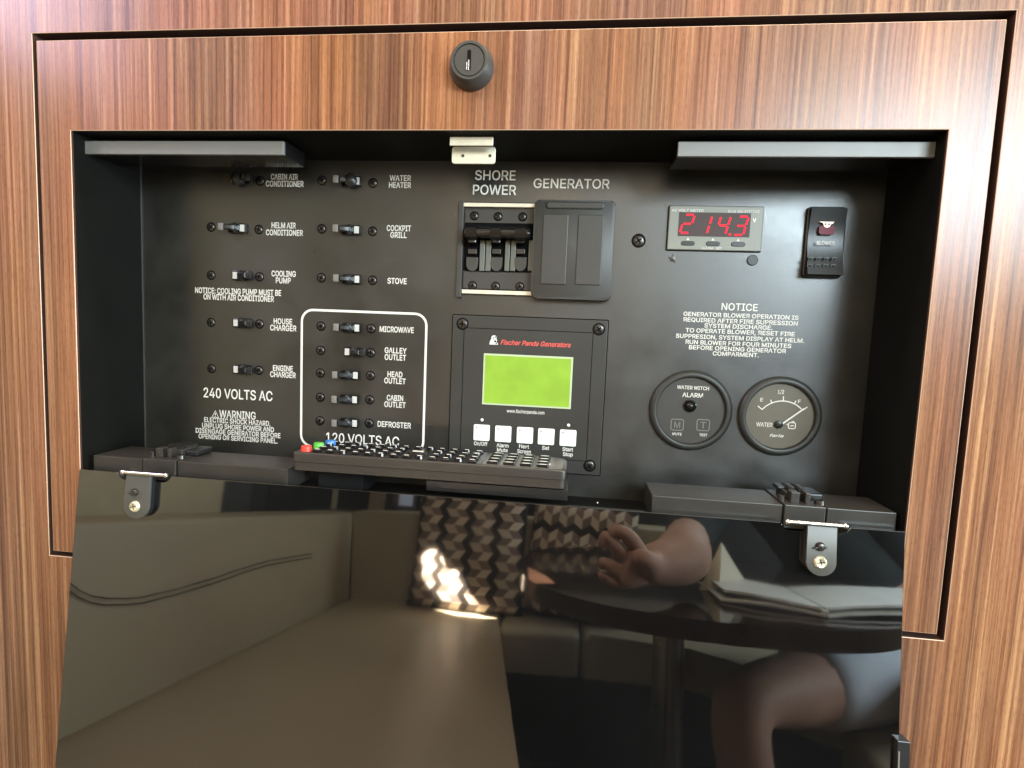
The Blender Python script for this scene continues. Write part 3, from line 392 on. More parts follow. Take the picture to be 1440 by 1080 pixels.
def text(s, cx, cy, wpx, hpx, parent, out=0.0, m_=None, bold=0.03, shear=0.0, name='lettering', label=None):
    """lettering centred at photo pixel, wpx wide, cap height hpx, on the plate (out = how proud its carrier is)"""
    x, z = pl(cx, cy, out); k = sx_(cx, cy, out)
    me = text_mesh(s, wpx*k, hpx*k, bold, shear); me.name = name
    me.materials.append(m_ or WHITE)
    o = bpy.data.objects.new(name, me); COL.objects.link(o); o.parent = parent
    loc = Vector((x, PD-out-0.00018, z)); o.location = loc - WORLD[parent.name]; WORLD[o.name] = loc
    if label: o['label'] = label
    return o

# ================================================================== SETTING: cabinet wall and room
ROOM_X0, ROOM_X1, ROOM_Y0, ROOM_H = -0.66, 2.60, -2.15, 2.15
FX0, FX1, FZ1 = 0.0, 0.70, Z0
FZ0 = Z0-0.4153
GL, GR, GT, GB = 0.0036, 0.0052, 0.0056, 0.0042
OX0, OX1, OZ1 = 0.0279, 0.6724, Z0-0.0685
OZ0 = 0.9050
def plate_with_hole(bm, X0, X1, Z_0, Z_1, hx0, hx1, hz0, hz1, y0, y1, bev):
    o = [(X0, Z_0), (X1, Z_0), (X1, Z_1), (X0, Z_1)]; h = [(hx0, hz0), (hx1, hz0), (hx1, hz1), (hx0, hz1)]
    OF = [bm.verts.new((x, y0, z)) for x, z in o]; HF = [bm.verts.new((x, y0, z)) for x, z in h]
    OB = [bm.verts.new((x, y1, z)) for x, z in o]; HB = [bm.verts.new((x, y1, z)) for x, z in h]
    for i in range(4):
        j = (i+1) % 4
        bm.faces.new([OF[i], OF[j], HF[j], HF[i]]); bm.faces.new([OB[i], HB[i], HB[j], OB[j]])
        f = bm.faces.new([OF[i], OB[i], OB[j], OF[j]]); f.material_index = 2
        f = bm.faces.new([HF[i], HF[j], HB[j], HB[i]]); f.material_index = 2
    es = [e for e in bm.edges if all(abs(v.co.y-y0) < 1e-7 for v in e.verts) and
          ({e.verts[0], e.verts[1]} <= set(HF) or {e.verts[0], e.verts[1]} <= set(OF))]
    r = bmesh.ops.bevel(bm, geom=es, offset=bev, segments=2, profile=.5, affect='EDGES')
    for f in r['faces']: f.material_index = 1
bm = bmesh.new()
plate_with_hole(bm, ROOM_X0, ROOM_X1, 0.0, ROOM_H, FX0-GL, FX1+GR, FZ0-GB, FZ1+GT, 0.0, 0.022, 0.0004)
tag(new('cabinet_wall', bm, [WOOD, EDGE, GAPM]), kind='structure')
CREAMW = add_noise(mat('cream_headliner', (0.42, 0.38, 0.31), 0.7), 300, 0.1, 0.001, 0.05)
FLOORM = add_noise(mat('dark_cabin_floor', (0.035, 0.028, 0.020), 0.55), 60, 0.1, 0.001, 0.3)
bm = bmesh.new(); box(bm, ROOM_X0, ROOM_X1, ROOM_Y0, 0.0, -0.05, 0.0)
tag(new('floor', bm, FLOORM), kind='structure')
# ceiling; its openings are made up, cut to shape the sun patch
patch = [(592, 762), (604, 760), (616, 766), (620, 790), (634, 795), (643, 806), (650, 826), (664, 838), (668, 848), (688, 867), (672, 872), (630, 870), (612, 842), (604, 826), (592, 800)]
ZC = ROOM_H
rim_hole = []  # second opening, added so the beam catches the table rim
for px, py in ((742, 808), (768, 822), (798, 850), (814, 872), (798, 884), (768, 866), (742, 838)):
    q = rz(px, py, .68); t = (ZC - SUNP.z)/(q.z - SUNP.z); h = SUNP + (q-SUNP)*t; rim_hole.append((h.x, h.y))
hole = []
for px, py in patch:
    q = ry(640+(px+9-640)*1.12, 818+(py-818)*1.08, -1.60); t = (ZC - SUNP.z)/(q.z - SUNP.z); h = SUNP + (q-SUNP)*t; hole.append((h.x, h.y))
bm = bmesh.new()
o_ = [bm.verts.new((x, y, ZC)) for x, y in ((ROOM_X0, ROOM_Y0), (ROOM_X1, ROOM_Y0), (ROOM_X1, 0.0), (ROOM_X0, 0.0))]
h_ = [bm.verts.new((x, y, ZC)) for x, y in hole]; h2_ = [bm.verts.new((x, y, ZC)) for x, y in rim_hole]
es = [bm.edges.new((a[i], a[(i+1) % len(a)])) for a in (o_, h_, h2_) for i in range(len(a))]
bmesh.ops.triangle_fill(bm, use_beauty=True, use_dissolve=False, edges=es)
rg = bmesh.ops.extrude_face_region(bm, geom=list(bm.faces))
bmesh.ops.translate(bm, verts=[v for v in rg['geom'] if isinstance(v, bmesh.types.BMVert)], vec=(0, 0, 0.004))
tag(new('ceiling', bm, CREAMW), kind='structure')
DWALL = add_noise(mat('dark_bulkhead', (0.020, 0.021, 0.018), 0.4), 200, 0.05, 0.001, 0.1)
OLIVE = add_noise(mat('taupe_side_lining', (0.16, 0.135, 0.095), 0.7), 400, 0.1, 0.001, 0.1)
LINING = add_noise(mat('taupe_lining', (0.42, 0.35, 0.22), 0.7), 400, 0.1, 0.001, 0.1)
bm = bmesh.new(); box(bm, ROOM_X0, ROOM_X1, ROOM_Y0-.05, ROOM_Y0, 0, .98)
tag(new('back_wall', bm, DWALL), kind='structure')
bm = bmesh.new(); box(bm, ROOM_X0, ROOM_X1, ROOM_Y0-.05, ROOM_Y0, .981, ROOM_H)
tag(new('upper_back_wall', bm, CREAMW), kind='structure')
bm = bmesh.new(); box(bm, ROOM_X0-.05, ROOM_X0, ROOM_Y0-.05, 0.0, 0, ROOM_H)
tag(new('left_wall', bm, LINING), kind='structure')
bm = bmesh.new(); box(bm, ROOM_X1, ROOM_X1+.05, ROOM_Y0-.05, 0.0, 0, ROOM_H)
tag(new('right_wall', bm, CREAMW), kind='structure')

# ================================================================== FRAME
frame = thing('cabinet_frame', (0.35, 0.0, FZ0), 'walnut veneer frame around the black switch panel, with a round black lock at top centre', 'cabinet door frame')
bm = bmesh.new()
plate_with_hole(bm, FX0, FX1, FZ0, FZ1, OX0, OX1, OZ0, OZ1, 0.0, 0.018, 0.0004)
new('frame_board', bm, [WOODF, EDGE, GAPM], frame, (0.35, 0, FZ0))
# recess behind the gap so it reads dark
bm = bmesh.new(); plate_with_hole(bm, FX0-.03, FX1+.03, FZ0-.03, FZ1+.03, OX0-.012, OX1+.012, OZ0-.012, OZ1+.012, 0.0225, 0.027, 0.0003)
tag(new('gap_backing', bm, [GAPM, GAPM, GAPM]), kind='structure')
lx, lz = hit(664, 96, 0).x, hit(664, 96, 0).z
kf = hit(665, 96, -.008).x - hit(664, 96, -.008).x
lock = None
bm = bmesh.new()
R1 = 31.5*kf
lathe(bm, lx, lz, [(R1, 0.0), (R1, -.0035), (R1*.985, -.0045), (R1*.86, -.0105), (R1*.80, -.0118), (R1*.70, -.0118), (R1*.685, -.0108), (R1*.66, -.0108), (R1*.64, -.0116), (0, -.0116)], 64)
lock = new('lock', bm, DGREY, frame, (lx, 0, lz), 35)
bm = bmesh.new(); prism(bm, rrpts(lx, lz, R1*.16, R1*.86, R1*.075), -.0119, -.0112); new('keyhole', bm, HOLE, lock, (lx, 0, lz))
bm = bmesh.new(); box(bm, lx-R1*.10, lx-R1*.065, -.0125, -.0114, lz-R1*.42, lz-R1*.10, .0001); box(bm, lx-R1*.02, lx+R1*.02, -.0125, -.0114, lz-R1*.44, lz+R1*.0, .0001)
new('key_wafer', bm, STEEL, lock, (lx, 0, lz))

# ================================================================== ELECTRICAL PANEL
panel = thing('electrical_panel', (0.35, PD, OZ0), 'recessed black boat switch panel with white lettering, breakers, gauges and a green display', 'electrical panel')
bm = bmesh.new()
bx0, bx1, bz0, bz1 = OX0-.0005, OX1+.0005, OZ0-.0005, OZ1+.0005
box(bm, bx0-.01, bx1+.01, PD, PD+.003, bz0-.01, bz1+.01)
new('back_plate', bm, PANEL, panel, (0.35, PD, OZ0))
bm = bmesh.new()
box(bm, bx0-.0004, bx0+.0006, .0022, PD-.0001, bz0, bz1-.0006); box(bm, bx1-.0006, bx1+.0004, .0022, PD-.0001, bz0, bz1-.0006)
box(bm, bx0-.0004, bx1+.0004, .0022, PD-.0001, bz1-.0006, bz1+.0004); box(bm, bx0-.0004, bx1+.0004, .0022, PD-.0001, bz0-.0004, bz0+.0006)
new('box_liner', bm, LINER, panel, (0.35, PD, OZ0))
# narrow folded seam along the back corner
bm = bmesh.new(); box(bm, bx0, bx0+.0012, PD-.0014, PD-.0002, bz0, bz1-.006); new('corner_seam', bm, DGREY, panel, (bx0, PD, OZ0))

# --- screws (one mesh, shared)
def screw_mesh(r=0.0036, head=PANEL, cross=HOLE, dome=0.0011):
    bm = bmesh.new()
    lathe(bm, 0, 0, [(r*1.28, 0.0), (r*1.28, -.0001), (r*1.03, -.00012), (r*1.0, -.0003), (r*.93, -dome*.62), (r*.70, -dome*.9), (r*.4, -dome), (0, -dome*1.04)], 24)
    for f in bm.faces:
        if f.calc_center_median().y > -.00021: f.material_index = 1
    a = r*.14
    for (sx, sz) in ((r*.62, a), (a, r*.62)):
        box(bm, -sx, sx, -dome*1.12, -dome*.4, -sz, sz, mi=1)
    me = bpy.data.meshes.new('screw'); bmesh.ops.recalc_face_normals(bm, faces=bm.faces); bm.to_mesh(me); bm.free()
    me.materials.append(head); me.materials.append(cross)
    for p in me.polygons: p.use_smooth = True
    me.set_sharp_from_angle(angle=D2R(40)); return me
SCR = screw_mesh(head=DSTEEL)
def screw(px, py, parent=None, out=0.0, s=1.0, me=None, rot=None, name='screw'):
    parent = parent or panel
    x, z = pl(px, py, out); o = bpy.data.objects.new(name, me or SCR); COL.objects.link(o); o.parent = parent
    loc = Vector((x, PD-out, z)); o.location = loc-WORLD[parent.name]; WORLD[o.name] = loc
    o.rotation_euler = (0, rot if rot is not None else random.uniform(-.8, .8), 0); o.scale = (s, 1, s); return o

# --- top brackets
def boxpart(name, x0, x1, y0, y1, z0, z1, mt, parent=None, bev=.0004, label=None):
    bm = bmesh.new(); box(bm, x0, x1, y0, y1, z0, z1, bev)
    o = new(name, bm, mt, parent or panel, ((x0+x1)/2, (y0+y1)/2, (z0+z1)/2))
    if label: o['label'] = label
    return o
ZB = 1.1776
def bracket(x0, x1, lab):
    bm = bmesh.new()
    box(bm, x0, x1, .0125, .0155, ZB, OZ1-.0035, .0004, mi=0)     # bright front lip
    box(bm, x0+.0004, x1-.0004, .0158, .047, ZB+.0008, OZ1-.0018, .0003, mi=1)
    o = new('light_bracket', bm, [BRACK, GLOSSPL], panel, (x0, .0125, ZB)); o['label'] = lab
bracket(hit(114, 217, .012).x, hit(398, 217, .012).x, 'left grey bracket under the top edge of the recess')
bracket(hit(953, 217, .012).x, hit(1321, 217, .012).x, 'right grey bracket under the top edge of the recess')
# --- catch plate
cx0, cx1 = hit(636, 218, .022).x, hit(697, 218, .022).x
zt_, zb_ = hit(666, 207, .022).z, hit(666, 231, .022).z
bm = bmesh.new()
w_ = cx1-cx0; pts = rrpts((cx0+cx1)/2, (zt_+zb_)/2, w_, zt_-zb_, .0022, 4)
prism(bm, pts, .0205, .022, .0003)
cp = new('catch_plate', bm, CREAMM, panel, ((cx0+cx1)/2, .022, zt_)); cp['label'] = 'pale metal catch plate with two holes below the top edge'
bm = bmesh.new(); box(bm, cx0+.0005, cx1-.0005, .0105, .0120, hit(666, 204.5, .0105).z, OZ1-.0010, .0003); new('catch_tongue', bm, CREAMM, cp, ((cx0+cx1)/2, .024, zt_))
bm = bmesh.new(); box(bm, cx0, cx1, .0125, .0200, zt_+.0006, zt_+.0014); new('catch_slot', bm, HOLE, cp, ((cx0+cx1)/2, .0222, zt_))
for px in (651, 689):
    q = hit(px, 219, .0204); bm = bmesh.new(); lathe(bm, q.x, q.z, [(.0012, .0208), (.0012, .0202), (.0008, .0202), (0, .0203)], 16, sq=1)
    new('screw_hole', bm, DSTEEL, cp, (q.x, .0204, q.z))

# --- flat lettering on the plate
L = [("CABIN AIR", 400, 248.7, 38, 7.2), ("CONDITIONER", 400.5, 258.5, 53, 7.2), ("HELM AIR", 399, 317, 34, 7.2), ("CONDITIONER", 400, 327.2, 52, 7.2),
     ("COOLING", 399, 385, 34, 7.2), ("PUMP", 398.5, 394.5, 21, 7.2), ("NOTICE: COOLING PUMP MUST BE", 334.5, 410, 121, 7.2), ("ON WITH AIR CONDITIONER", 335.5, 418.8, 99, 7.2),
     ("HOUSE", 398, 452, 26, 7.2), ("CHARGER", 398.5, 461.3, 37, 7.2), ("ENGINE", 398, 518, 28, 7.2), ("CHARGER", 398, 527, 36, 7.2),
     ("WATER", 563, 250.5, 30, 7.2), ("HEATER", 562.5, 260.3, 31, 7.2), ("COCKPIT", 561, 321, 34, 7.4), ("GRILL", 560.5, 330.5, 23, 7.4), ("STOVE", 558.5, 395.2, 27, 7.4),
     ("MICROWAVE", 558, 463.5, 48, 7.4), ("GALLEY", 556.5, 493, 31, 7.4), ("OUTLET", 556, 502.6, 30, 7.4), ("HEAD", 555.5, 526.5, 21, 7.4), ("OUTLET", 555.5, 535.7, 30, 7.4),
     ("CABIN", 555.5, 559.7, 23, 7.4), ("OUTLET", 555.5, 569, 30, 7.4), ("DEFROSTER", 554.5, 597.3, 47, 7.4),
     ("240 VOLTS AC", 334.5, 554.5, 97, 12.5), ("WARNING", 334, 583.3, 51, 10), ("ELECTRIC SHOCK HAZARD,", 333.5, 592.8, 93, 6.2), ("UNPLUG SHORE POWER AND", 334.5, 601, 101, 6.2),
     ("DISENGAGE GENERATOR BEFORE", 334.5, 608.8, 119, 6.2), ("OPENING OR SERVICING PANEL.", 334.5, 616.6, 111, 6.2), ("120 VOLTS AC", 509.5, 618, 103, 12.8),
     ("SHORE", 696.5, 246.6, 57, 12.8), ("POWER", 695.5, 267, 61, 12.8), ("GENERATOR", 803.5, 258.3, 107, 12.6),
     ("NOTICE", 1040, 431.8, 51, 10), ("GENERATOR BLOWER OPERATION IS", 1041, 444, 162, 5.9), ("REQUIRED AFTER FIRE SUPRESSION", 1040.5, 452, 161, 5.9), ("SYSTEM DISCHARGE.", 1038, 459.3, 96, 5.9),
     ("TO OPERATE BLOWER, RESET FIRE", 1040, 467, 154, 5.9), ("SUPPRESION, SYSTEM DISPLAY AT HELM.", 1039.5, 475.5, 181, 5.9), ("RUN BLOWER FOR FOUR MINUTES", 1037.5, 483.5, 149, 5.9),
     ("BEFORE OPENING GENERATOR", 1036.5, 491, 137, 5.9), ("COMPARMENT.", 1034.5, 498.2, 65, 5.9)]
for s, x, y, wd, h in L:
    text(s, x, y, wd, h, panel, bold=0.034 if h < 9 else 0.022)
# warning triangle
x, z = pl(303, 582.5); k = sx_(303, 582.5)
bm = bmesh.new(); tri = [(x-4.6*k, z-4*k), (x+4.6*k, z-4*k), (x, z+4.6*k)]
ribbon(bm, tri, 1.3*k, PD-.0002, True); box(bm, x-.5*k, x+.5*k, PD-.0003, PD-.0001, z-1.2*k, z+1.8*k); box(bm, x-.5*k, x+.5*k, PD-.0003, PD-.0001, z-3*k, z-2.1*k)
new('warning_symbol', bm, WHITE, panel, (x, PD, z))
# rounded white outline
xl = pl(424, 540)[0]; xr = pl(597.5, 540)[0]; zt2 = pl(510, 438.5)[1]; zb2 = pl(510, 632)[1]
bm = bmesh.new(); ribbon(bm, rrpts((xl+xr)/2, (zt2+zb2)/2, xr-xl, zt2-zb2, .0105, 8), .0021, PD-.0002, True)
new('outline_stripe', bm, WHITE, panel, (xl, PD, zt2))

# --- small breaker switches
MARKW = mat('marker_white', (0.50, 0.49, 0.46), 0.4)
TABG = mat('toggle_tab_grey', (0.16, 0.15, 0.135), 0.45)
def breaker_meshes():
    M_ = {}
    bm = bmesh.new(); prism(bm, rrpts(0, 0, .0185, .0092, .0030), -.0012, 0.0, .0003); prism(bm, rrpts(0, 0, .0150, .0068, .0008), -.0014, -.0010, mi=1)
    M_['housing'] = (bm, [PLASTIC, HOLE], None)
    bm = bmesh.new(); box(bm, -.0032, .0032, -.0032, -.0012, -.0042, .0042, .0004); box(bm, -.0021, .0021, -.0036, -.0031, -.0030, .0030, mi=1)
    M_['marker_window'] = (bm, [GLOSSPL, MARKW], None)
    for nm_, tip in (('toggle', 1), ('toggle_dark', 0)):     # lever leaning towards -x with a flat finger tab at its end
        bm = bmesh.new(); prof = [(0.0010, -.001, .0032, .0030), (-.0016, -.0045, .0026, .0026), (-.0050, -.0070, .0020, .0022), (-.0078, -.0082, .0016, .0024)]
        rings = []
        for cx, y, hw, hh in prof:
            rings.append([bm.verts.new((cx+a*hw, y-a*hw*.9, b*hh)) for a, b in ((1, .6), (.6, 1), (-.6, 1), (-1, .6), (-1, -.6), (-.6, -1), (.6, -1), (1, -.6))])
        for a, b in zip(rings, rings[1:]):
            for i in range(8): bm.faces.new([a[i], a[(i+1) % 8], b[(i+1) % 8], b[i]])
        bm.faces.new(rings[0][::-1]); bm.faces.new(rings[-1])
        box(bm, -.0128, -.0080, -.0098, -.0078, -.0032, .0032, .0006, mi=tip)
        M_[nm_] = (bm, [PLASTIC, TABG], 30)
    bm = bmesh.new(); lathe(bm, 0, 0, [(.0034, -.0012), (.0034, -.0050), (.0026, -.0062), (.0012, -.0068), (0, -.0069)], 8, sq=1.55)
    M_['boss'] = (bm, [PLASTIC], 40)
    out = {}
    for k_, (b, ms, sm) in M_.items():
        me = bpy.data.meshes.new(k_); bmesh.ops.recalc_face_normals(b, faces=b.faces); b.to_mesh(me); b.free()
        for q in ms: me.materials.append(q)
        if sm:
            for p in me.polygons: p.use_smooth = True
            if sm is not True: me.set_sharp_from_angle(angle=D2R(sm))
        out[k_] = me
    return out
BRK = breaker_meshes()
def sub(name, me, parent, wl, sc_=(1, 1, 1)):
    o = bpy.data.objects.new(name, me); COL.objects.link(o); o.parent = parent
    o.location = Vector(wl)-WORLD[parent.name]; o.scale = sc_; WORLD[o.name] = Vector(wl); return o
SW = [(341, 253, 0, 'cabin air conditioner', None, 366), (334, 321.5, 1, 'helm air conditioner', 297, 364), (343, 388, 0, 'cooling pump', 297, 365),
      (344, 454.5, 0, 'house charger', 297, 365), (344, 519.5, 0, 'engine charger', 297.5, 364),
      (494, 256, 1, 'water heater', 453, 524.5), (493.5, 324, 1, 'cockpit grill', 452.5, 524), (494, 393, 1, 'stove', 452, 524),
      (494, 461, 1, 'microwave', 451.5, 522), (500, 495, 0, 'galley outlet', 451, 521.5), (492, 527, 1, 'head outlet', 450.5, 521),
      (491, 561, 1, 'cabin outlet', 450.5, 520), (491, 594, 1, 'defroster', 450, 519)]
for px, py, on, nm, s0, s1 in SW:
    x, z = pl(px, py)
    hs = sub('breaker_switch', BRK['housing'], panel, (x, PD, z))
    hs['label'] = 'small black breaker switch beside the ' + nm + ' lettering, thrown to the ' + ('left' if on else 'right')
    sgn = 1 if on else -1
    if nm == 'cabin air conditioner' or nm == 'water heater':
        sub('boss', BRK['boss'], hs, (x+.0014*sgn, PD, z), (1.7, 1.3, 1.25))
    else: sub('boss', BRK['boss'], hs, (x, PD, z), (1, 1, .9))
    sub('marker_window', BRK['marker_window'], hs, (x+.0066*sgn, PD, z))
    tg = sub('toggle', BRK['toggle' if on else 'toggle_dark'], hs, (x, PD, z), (sgn, 1, 1))
    if s0: screw(s0, py+(-2.2 if on or nm == 'galley outlet' else -1), s=.95)
    screw(s1, py+1.3, s=.95)
screw(898, 338.5, s=1.28)
# pry marks: empty holes under the meter
q = pl(946, 364); bm = bmesh.new()
for i in range(5):
    a = i*2*math.pi/5+.3; bm2 = None
    v = [(q[0]+.0004*math.cos(a+1.57), q[1]+.0004*math.sin(a+1.57)), (q[0]+.0042*math.cos(a), q[1]+.0042*math.sin(a)), (q[0]-.0004*math.cos(a+1.57), q[1]-.0004*math.sin(a+1.57))]
    prism(bm, v, PD-.0008, PD-.0001)
lathe(bm, q[0], q[1], [(.0022, PD), (.0020, PD-.001), (0, PD-.0012)], 10)
new('star_screw', bm, DSTEEL, panel, (q[0], PD, q[1]))
q = pl(1058, 366); bm = bmesh.new(); lathe(bm, q[0], q[1], [(.0044, PD), (.0044, PD-.0006), (.0038, PD-.0008), (0, PD-.0008)], 24)
new('plug_cap', bm, PLASTIC, panel, (q[0], PD, q[1]))

# --- shore power breaker
DIVM = add_noise(mat('grey_green_divider', (0.10, 0.105, 0.09), 0.35), 900, .06, .0002, .15, .05)
k = sx_(700, 350)
x0, z1 = pl(645, 284); x1, z0 = pl(751, 417)
bk = boxpart('shore_power_breaker', x0, x1+.004, PD-.0012, PD, z0, z1, PLASTIC, label='three pole main breaker with a black tie bar')
def sp(px, py, out=0.003): return pl(px, py, out)
def subbox(name, px0, px1, py0, py1, o0, o1, mt, parent, bev=.0003):
    a = pl(px0, (py0+py1)/2, o1); b = pl(px1, (py0+py1)/2, o1); c_ = pl((px0+px1)/2, py0, o1); d_ = pl((px0+px1)/2, py1, o1)
    bm = bmesh.new(); box(bm, a[0], b[0], PD-o1, PD-o0, d_[1], c_[1], bev)
    return new(name, bm, mt, parent, ((a[0]+b[0])/2, PD-o0, (c_[1]+d_[1])/2))
subbox('side_plate', 643, 650, 283, 418, 0, .0050, DGREY, bk)
subbox('metal_rail', 652, 752, 285.5, 291, .0012, .0040, CREAMM, bk)
subbox('metal_rail', 649, 749, 408.5, 414, .0012, .0040, CREAMM, bk)
subbox('upper_block', 654, 751, 295, 314, .0012, .0030, DGREY, bk)
subbox('lower_block', 651, 749, 383, 407, .0012, .0030, DGREY, bk)
subbox('pole_recess', 652, 750, 315, 382, .0012, .0016, HOLE, bk)
for a, b in ((654, 671), (673, 689), (690, 707), (708, 724), (725, 747)):
    pass
for a, b in ((674.5, 681.5), (683, 690), (710, 716.5), (718, 725), (743, 749)):
    subbox('divider_strip', a, b, 338, 381, .0014, .0050, DIVM, bk)
for px in (664, 698, 732):
    x, z = pl(px, 371, .004); bm = bmesh.new()
    pts = [(x-8.2*k, z+9*k)] + [(x+8.2*k*math.cos(D2R(a)), z-1*k+9.5*k*math.sin(D2R(a))) for a in range(180, 361, 15)] + [(x+8.2*k, z+9*k)]
    prism(bm, pts, PD-.0052, PD-.0014, .0005); new('release_tab', bm, DGREY, bk, (x, PD-.0014, z))
    subbox('latch_window', px-6, px+6, 350, 357, .0014, .0058, BARM, bk)
    subbox('pole_lever', px-6, px+6, 318, 342, .0016, .0120, GLOSSPL, bk, .0012)
# tie bar
xa, za = pl(655, 327, .013); xb, zb = pl(743, 328, .013); zz = (za+zb)/2
bm = bmesh.new(); yb = PD-.0140
tube(bm, (xa, yb, zz), (xb, yb, zz), .0045, n=24)
for px in (664, 698, 733):
    xx = pl(px, 327, .014)[0]; tube(bm, (xx-.0044, yb, zz), (xx+.0044, yb, zz), .0062, n=10)
tube(bm, (xa-.0016, yb, zz), (xa, yb, zz), .003, .0045, n=24); tube(bm, (xb, yb, zz), (xb+.0016, yb, zz), .0045, .003, n=24)
new('tie_bar', bm, GLOSSPL, bk, ((xa+xb)/2, yb, zz), 35)
for px, py in ((667, 303.5), (700.5, 304.5), (735, 305), (664.5, 401.5), (697, 402.5), (731, 403)):
    screw(px, py, bk, .0030, .85)
# --- generator cover
x0, z1 = pl(752, 282, .011); x1, z0 = pl(859, 422, .011)
z1 = pl(806, 281, .011)[1]; z0 = pl(806, 421, .011)[1]
cxm, czm = (x0+x1)/2, (z0+z1)/2; W_, H_ = x1-x0, z1-z0
gy = PD-.0110
bm = bmesh.new(); prism(bm, rrpts(cxm, czm, W_, H_, .0045, 5), gy, PD-.0002, .0012)
gc = new('generator_breaker_cover', bm, DGREY, panel, (cxm, PD, z0), 35); gc['label'] = 'rounded dark cover with two raised strips that slides over the generator breaker'
def raised(px0, px1, py0, py1, r, name, hgt=.0010):
    a = pl(px0, (py0+py1)/2, .0115)[0]; b = pl(px1, (py0+py1)/2, .0115)[0]; c_ = pl((px0+px1)/2, py0, .0115)[1]; d_ = pl((px0+px1)/2, py1, .0115)[1]
    bm = bmesh.new(); prism(bm, rrpts((a+b)/2, (c_+d_)/2, b-a, c_-d_, r, 4), gy-hgt, gy+.0002, hgt*.7); new(name, bm, DGREY, gc, ((a+b)/2, gy, (c_+d_)/2))
raised(762, 797.5, 301, 400, .0012, 'raised_strip'); raised(811, 847, 302, 401, .0012, 'raised_strip'); raised(768, 850, 284, 294, .0028, 'finger_ridge', .0016)

# --- generator controller
x0 = (pl(637, 443)[0]+pl(632, 640)[0])/2; x1 = (pl(855, 451)[0]+pl(843, 668)[0])/2; z1 = (pl(637, 443)[1]+pl(855, 451)[1])/2; z0 = pl(843, 668)[1]
ct = boxpart('generator_controller', x0, x1, PD-.0022, PD, z0, z1, add_noise(mat('controller_face', (0.030, 0.029, 0.026), 0.40), 1500, .1, .0002, .1, .05), bev=.0005,
             label='square control unit with a lit green display and five white keys')
cz_ = (z0+z1)/2; cxx = (x0+x1)/2
bm = bmesh.new(); ribbon(bm, rrpts(cxx, cz_, (x1-x0)+.0008, (z1-z0)+.0008, .0008, 2), .0010, PD-.0004, True); new('edge_dark_band', bm, HOLE, ct, (cxx, PD, cz_))  # thin dark band round the edge of the control unit
ix0 = pl(652.5, 470, .0022)[0]; ix1 = pl(834, 470, .0022)[0]; iz1 = pl(745, 464.5, .0022)[1]; iz0 = z0+.012
bm = bmesh.new(); ribbon(bm, rrpts((ix0+ix1)/2, (iz0+iz1)/2, ix1-ix0, iz1-iz0, .0004, 1), .0006, PD-.00225, True); new('inset_groove', bm, HOLE, ct, (cxx, PD, cz_))
CS = screw_mesh(.0040, DSTEEL, HOLE, .0014)
for px, py in ((650.5, 455.5), (842, 463), (829, 655)): screw(px, py, ct, .0022, 1.05, CS)
a = pl(679, 536, .0022)[0]; b = pl(804.5, 536, .0022)[0]; c_ = pl(742, 499.5, .0022)[1]; d_ = pl(742, 572, .0022)[1]
bm = bmesh.new(); box(bm, a, b, PD-.0027, PD-.0020, d_, c_, .0002); ds = new('display', bm, LCDB, ct, ((a+b)/2, PD-.0022, (c_+d_)/2)); ds['label'] = 'lit green liquid crystal display'
bm = bmesh.new(); box(bm, a+.0016, b-.0016, PD-.00285, PD-.0026, d_+.0016, c_-.0016)
new('lit_glass', bm, LCD, ct, ((a+b)/2, PD-.0026, (c_+d_)/2))
text("Fischer Panda Generators", 753, 483.2, 99, 6.4, ct, .0022, REDP, .03, .30)
text("www.fischerpanda.com", 739, 579, 53, 4.6, ct, .0022, WHITE, .02)
x, z = pl(694.5, 478.5, .0022); k = sx_(694, 478, .0022)
bm = bmesh.new(); pts = [(-6, -6), (6, -6), (6, -4), (3.5, -2.5), (4.6, 0), (3.4, 2.6), (4, 5), (2.2, 6.6), (-1.5, 6.8), (-3.6, 4.6), (-3.4, 2), (-5.4, -1.5)]
prism(bm, [(x+a_*k, z+b_*k) for a_, b_ in pts], PD-.0025, PD-.0021)
lg = new('logo', bm, WHITE, ct, (x, PD, z))
bm = bmesh.new()
for a_, b_, r_ in ((2.6, 4.6, 1.0), (-.4, 3.4, .9), (2.0, -1.4, 1.5), (.2, 1.2, .7), (3.6, -4.5, 1.0)):
    lathe(bm, x+a_*k, z+b_*k, [(r_*k, PD-.0024), (r_*k, PD-.0027), (0, PD-.0027)], 10)
for i, (px, py) in enumerate(((677, 608.2), (707.3, 610.3), (738, 612.3), (768, 614.3), (798.8, 616.3))):
    pass
new('logo_spots', bm, HOLE, ct, (x, PD, z))
zk = sum(pl(px, py, .003)[1] for px, py in ((677, 608.2), (738, 612.3), (798.8, 616.3)))/3
for px in (677, 707.3, 738, 768, 798.8):
    x = pl(px, 612, .003)[0]; s_ = 11.4*k
    bm = bmesh.new(); prism(bm, rrpts(x, zk, s_*2, s_*2, .0012, 3), PD-.0034, PD-.0020, .0004)
    kb = new('key', bm, WHITEB, ct, (x, PD-.0022, zk), 40)
    bm = bmesh.new(); lathe(bm, x-s_*.62, zk+s_*.62, [(.0007, PD-.0033), (.0007, PD-.00355), (0, PD-.00355)], 10); new('key_dot', bm, MGREY, ct, (x, PD-.0034, zk))
for px, py in ((677.8, 590.5), (799.5, 598)):
    x, z = pl(px, py, .0022); bm = bmesh.new(); lathe(bm, x, z, [(.0014, PD-.002), (.0013, PD-.0028), (0, PD-.0031)], 14); new('status_light', bm, WHITEB, ct, (x, PD-.002, z), True)
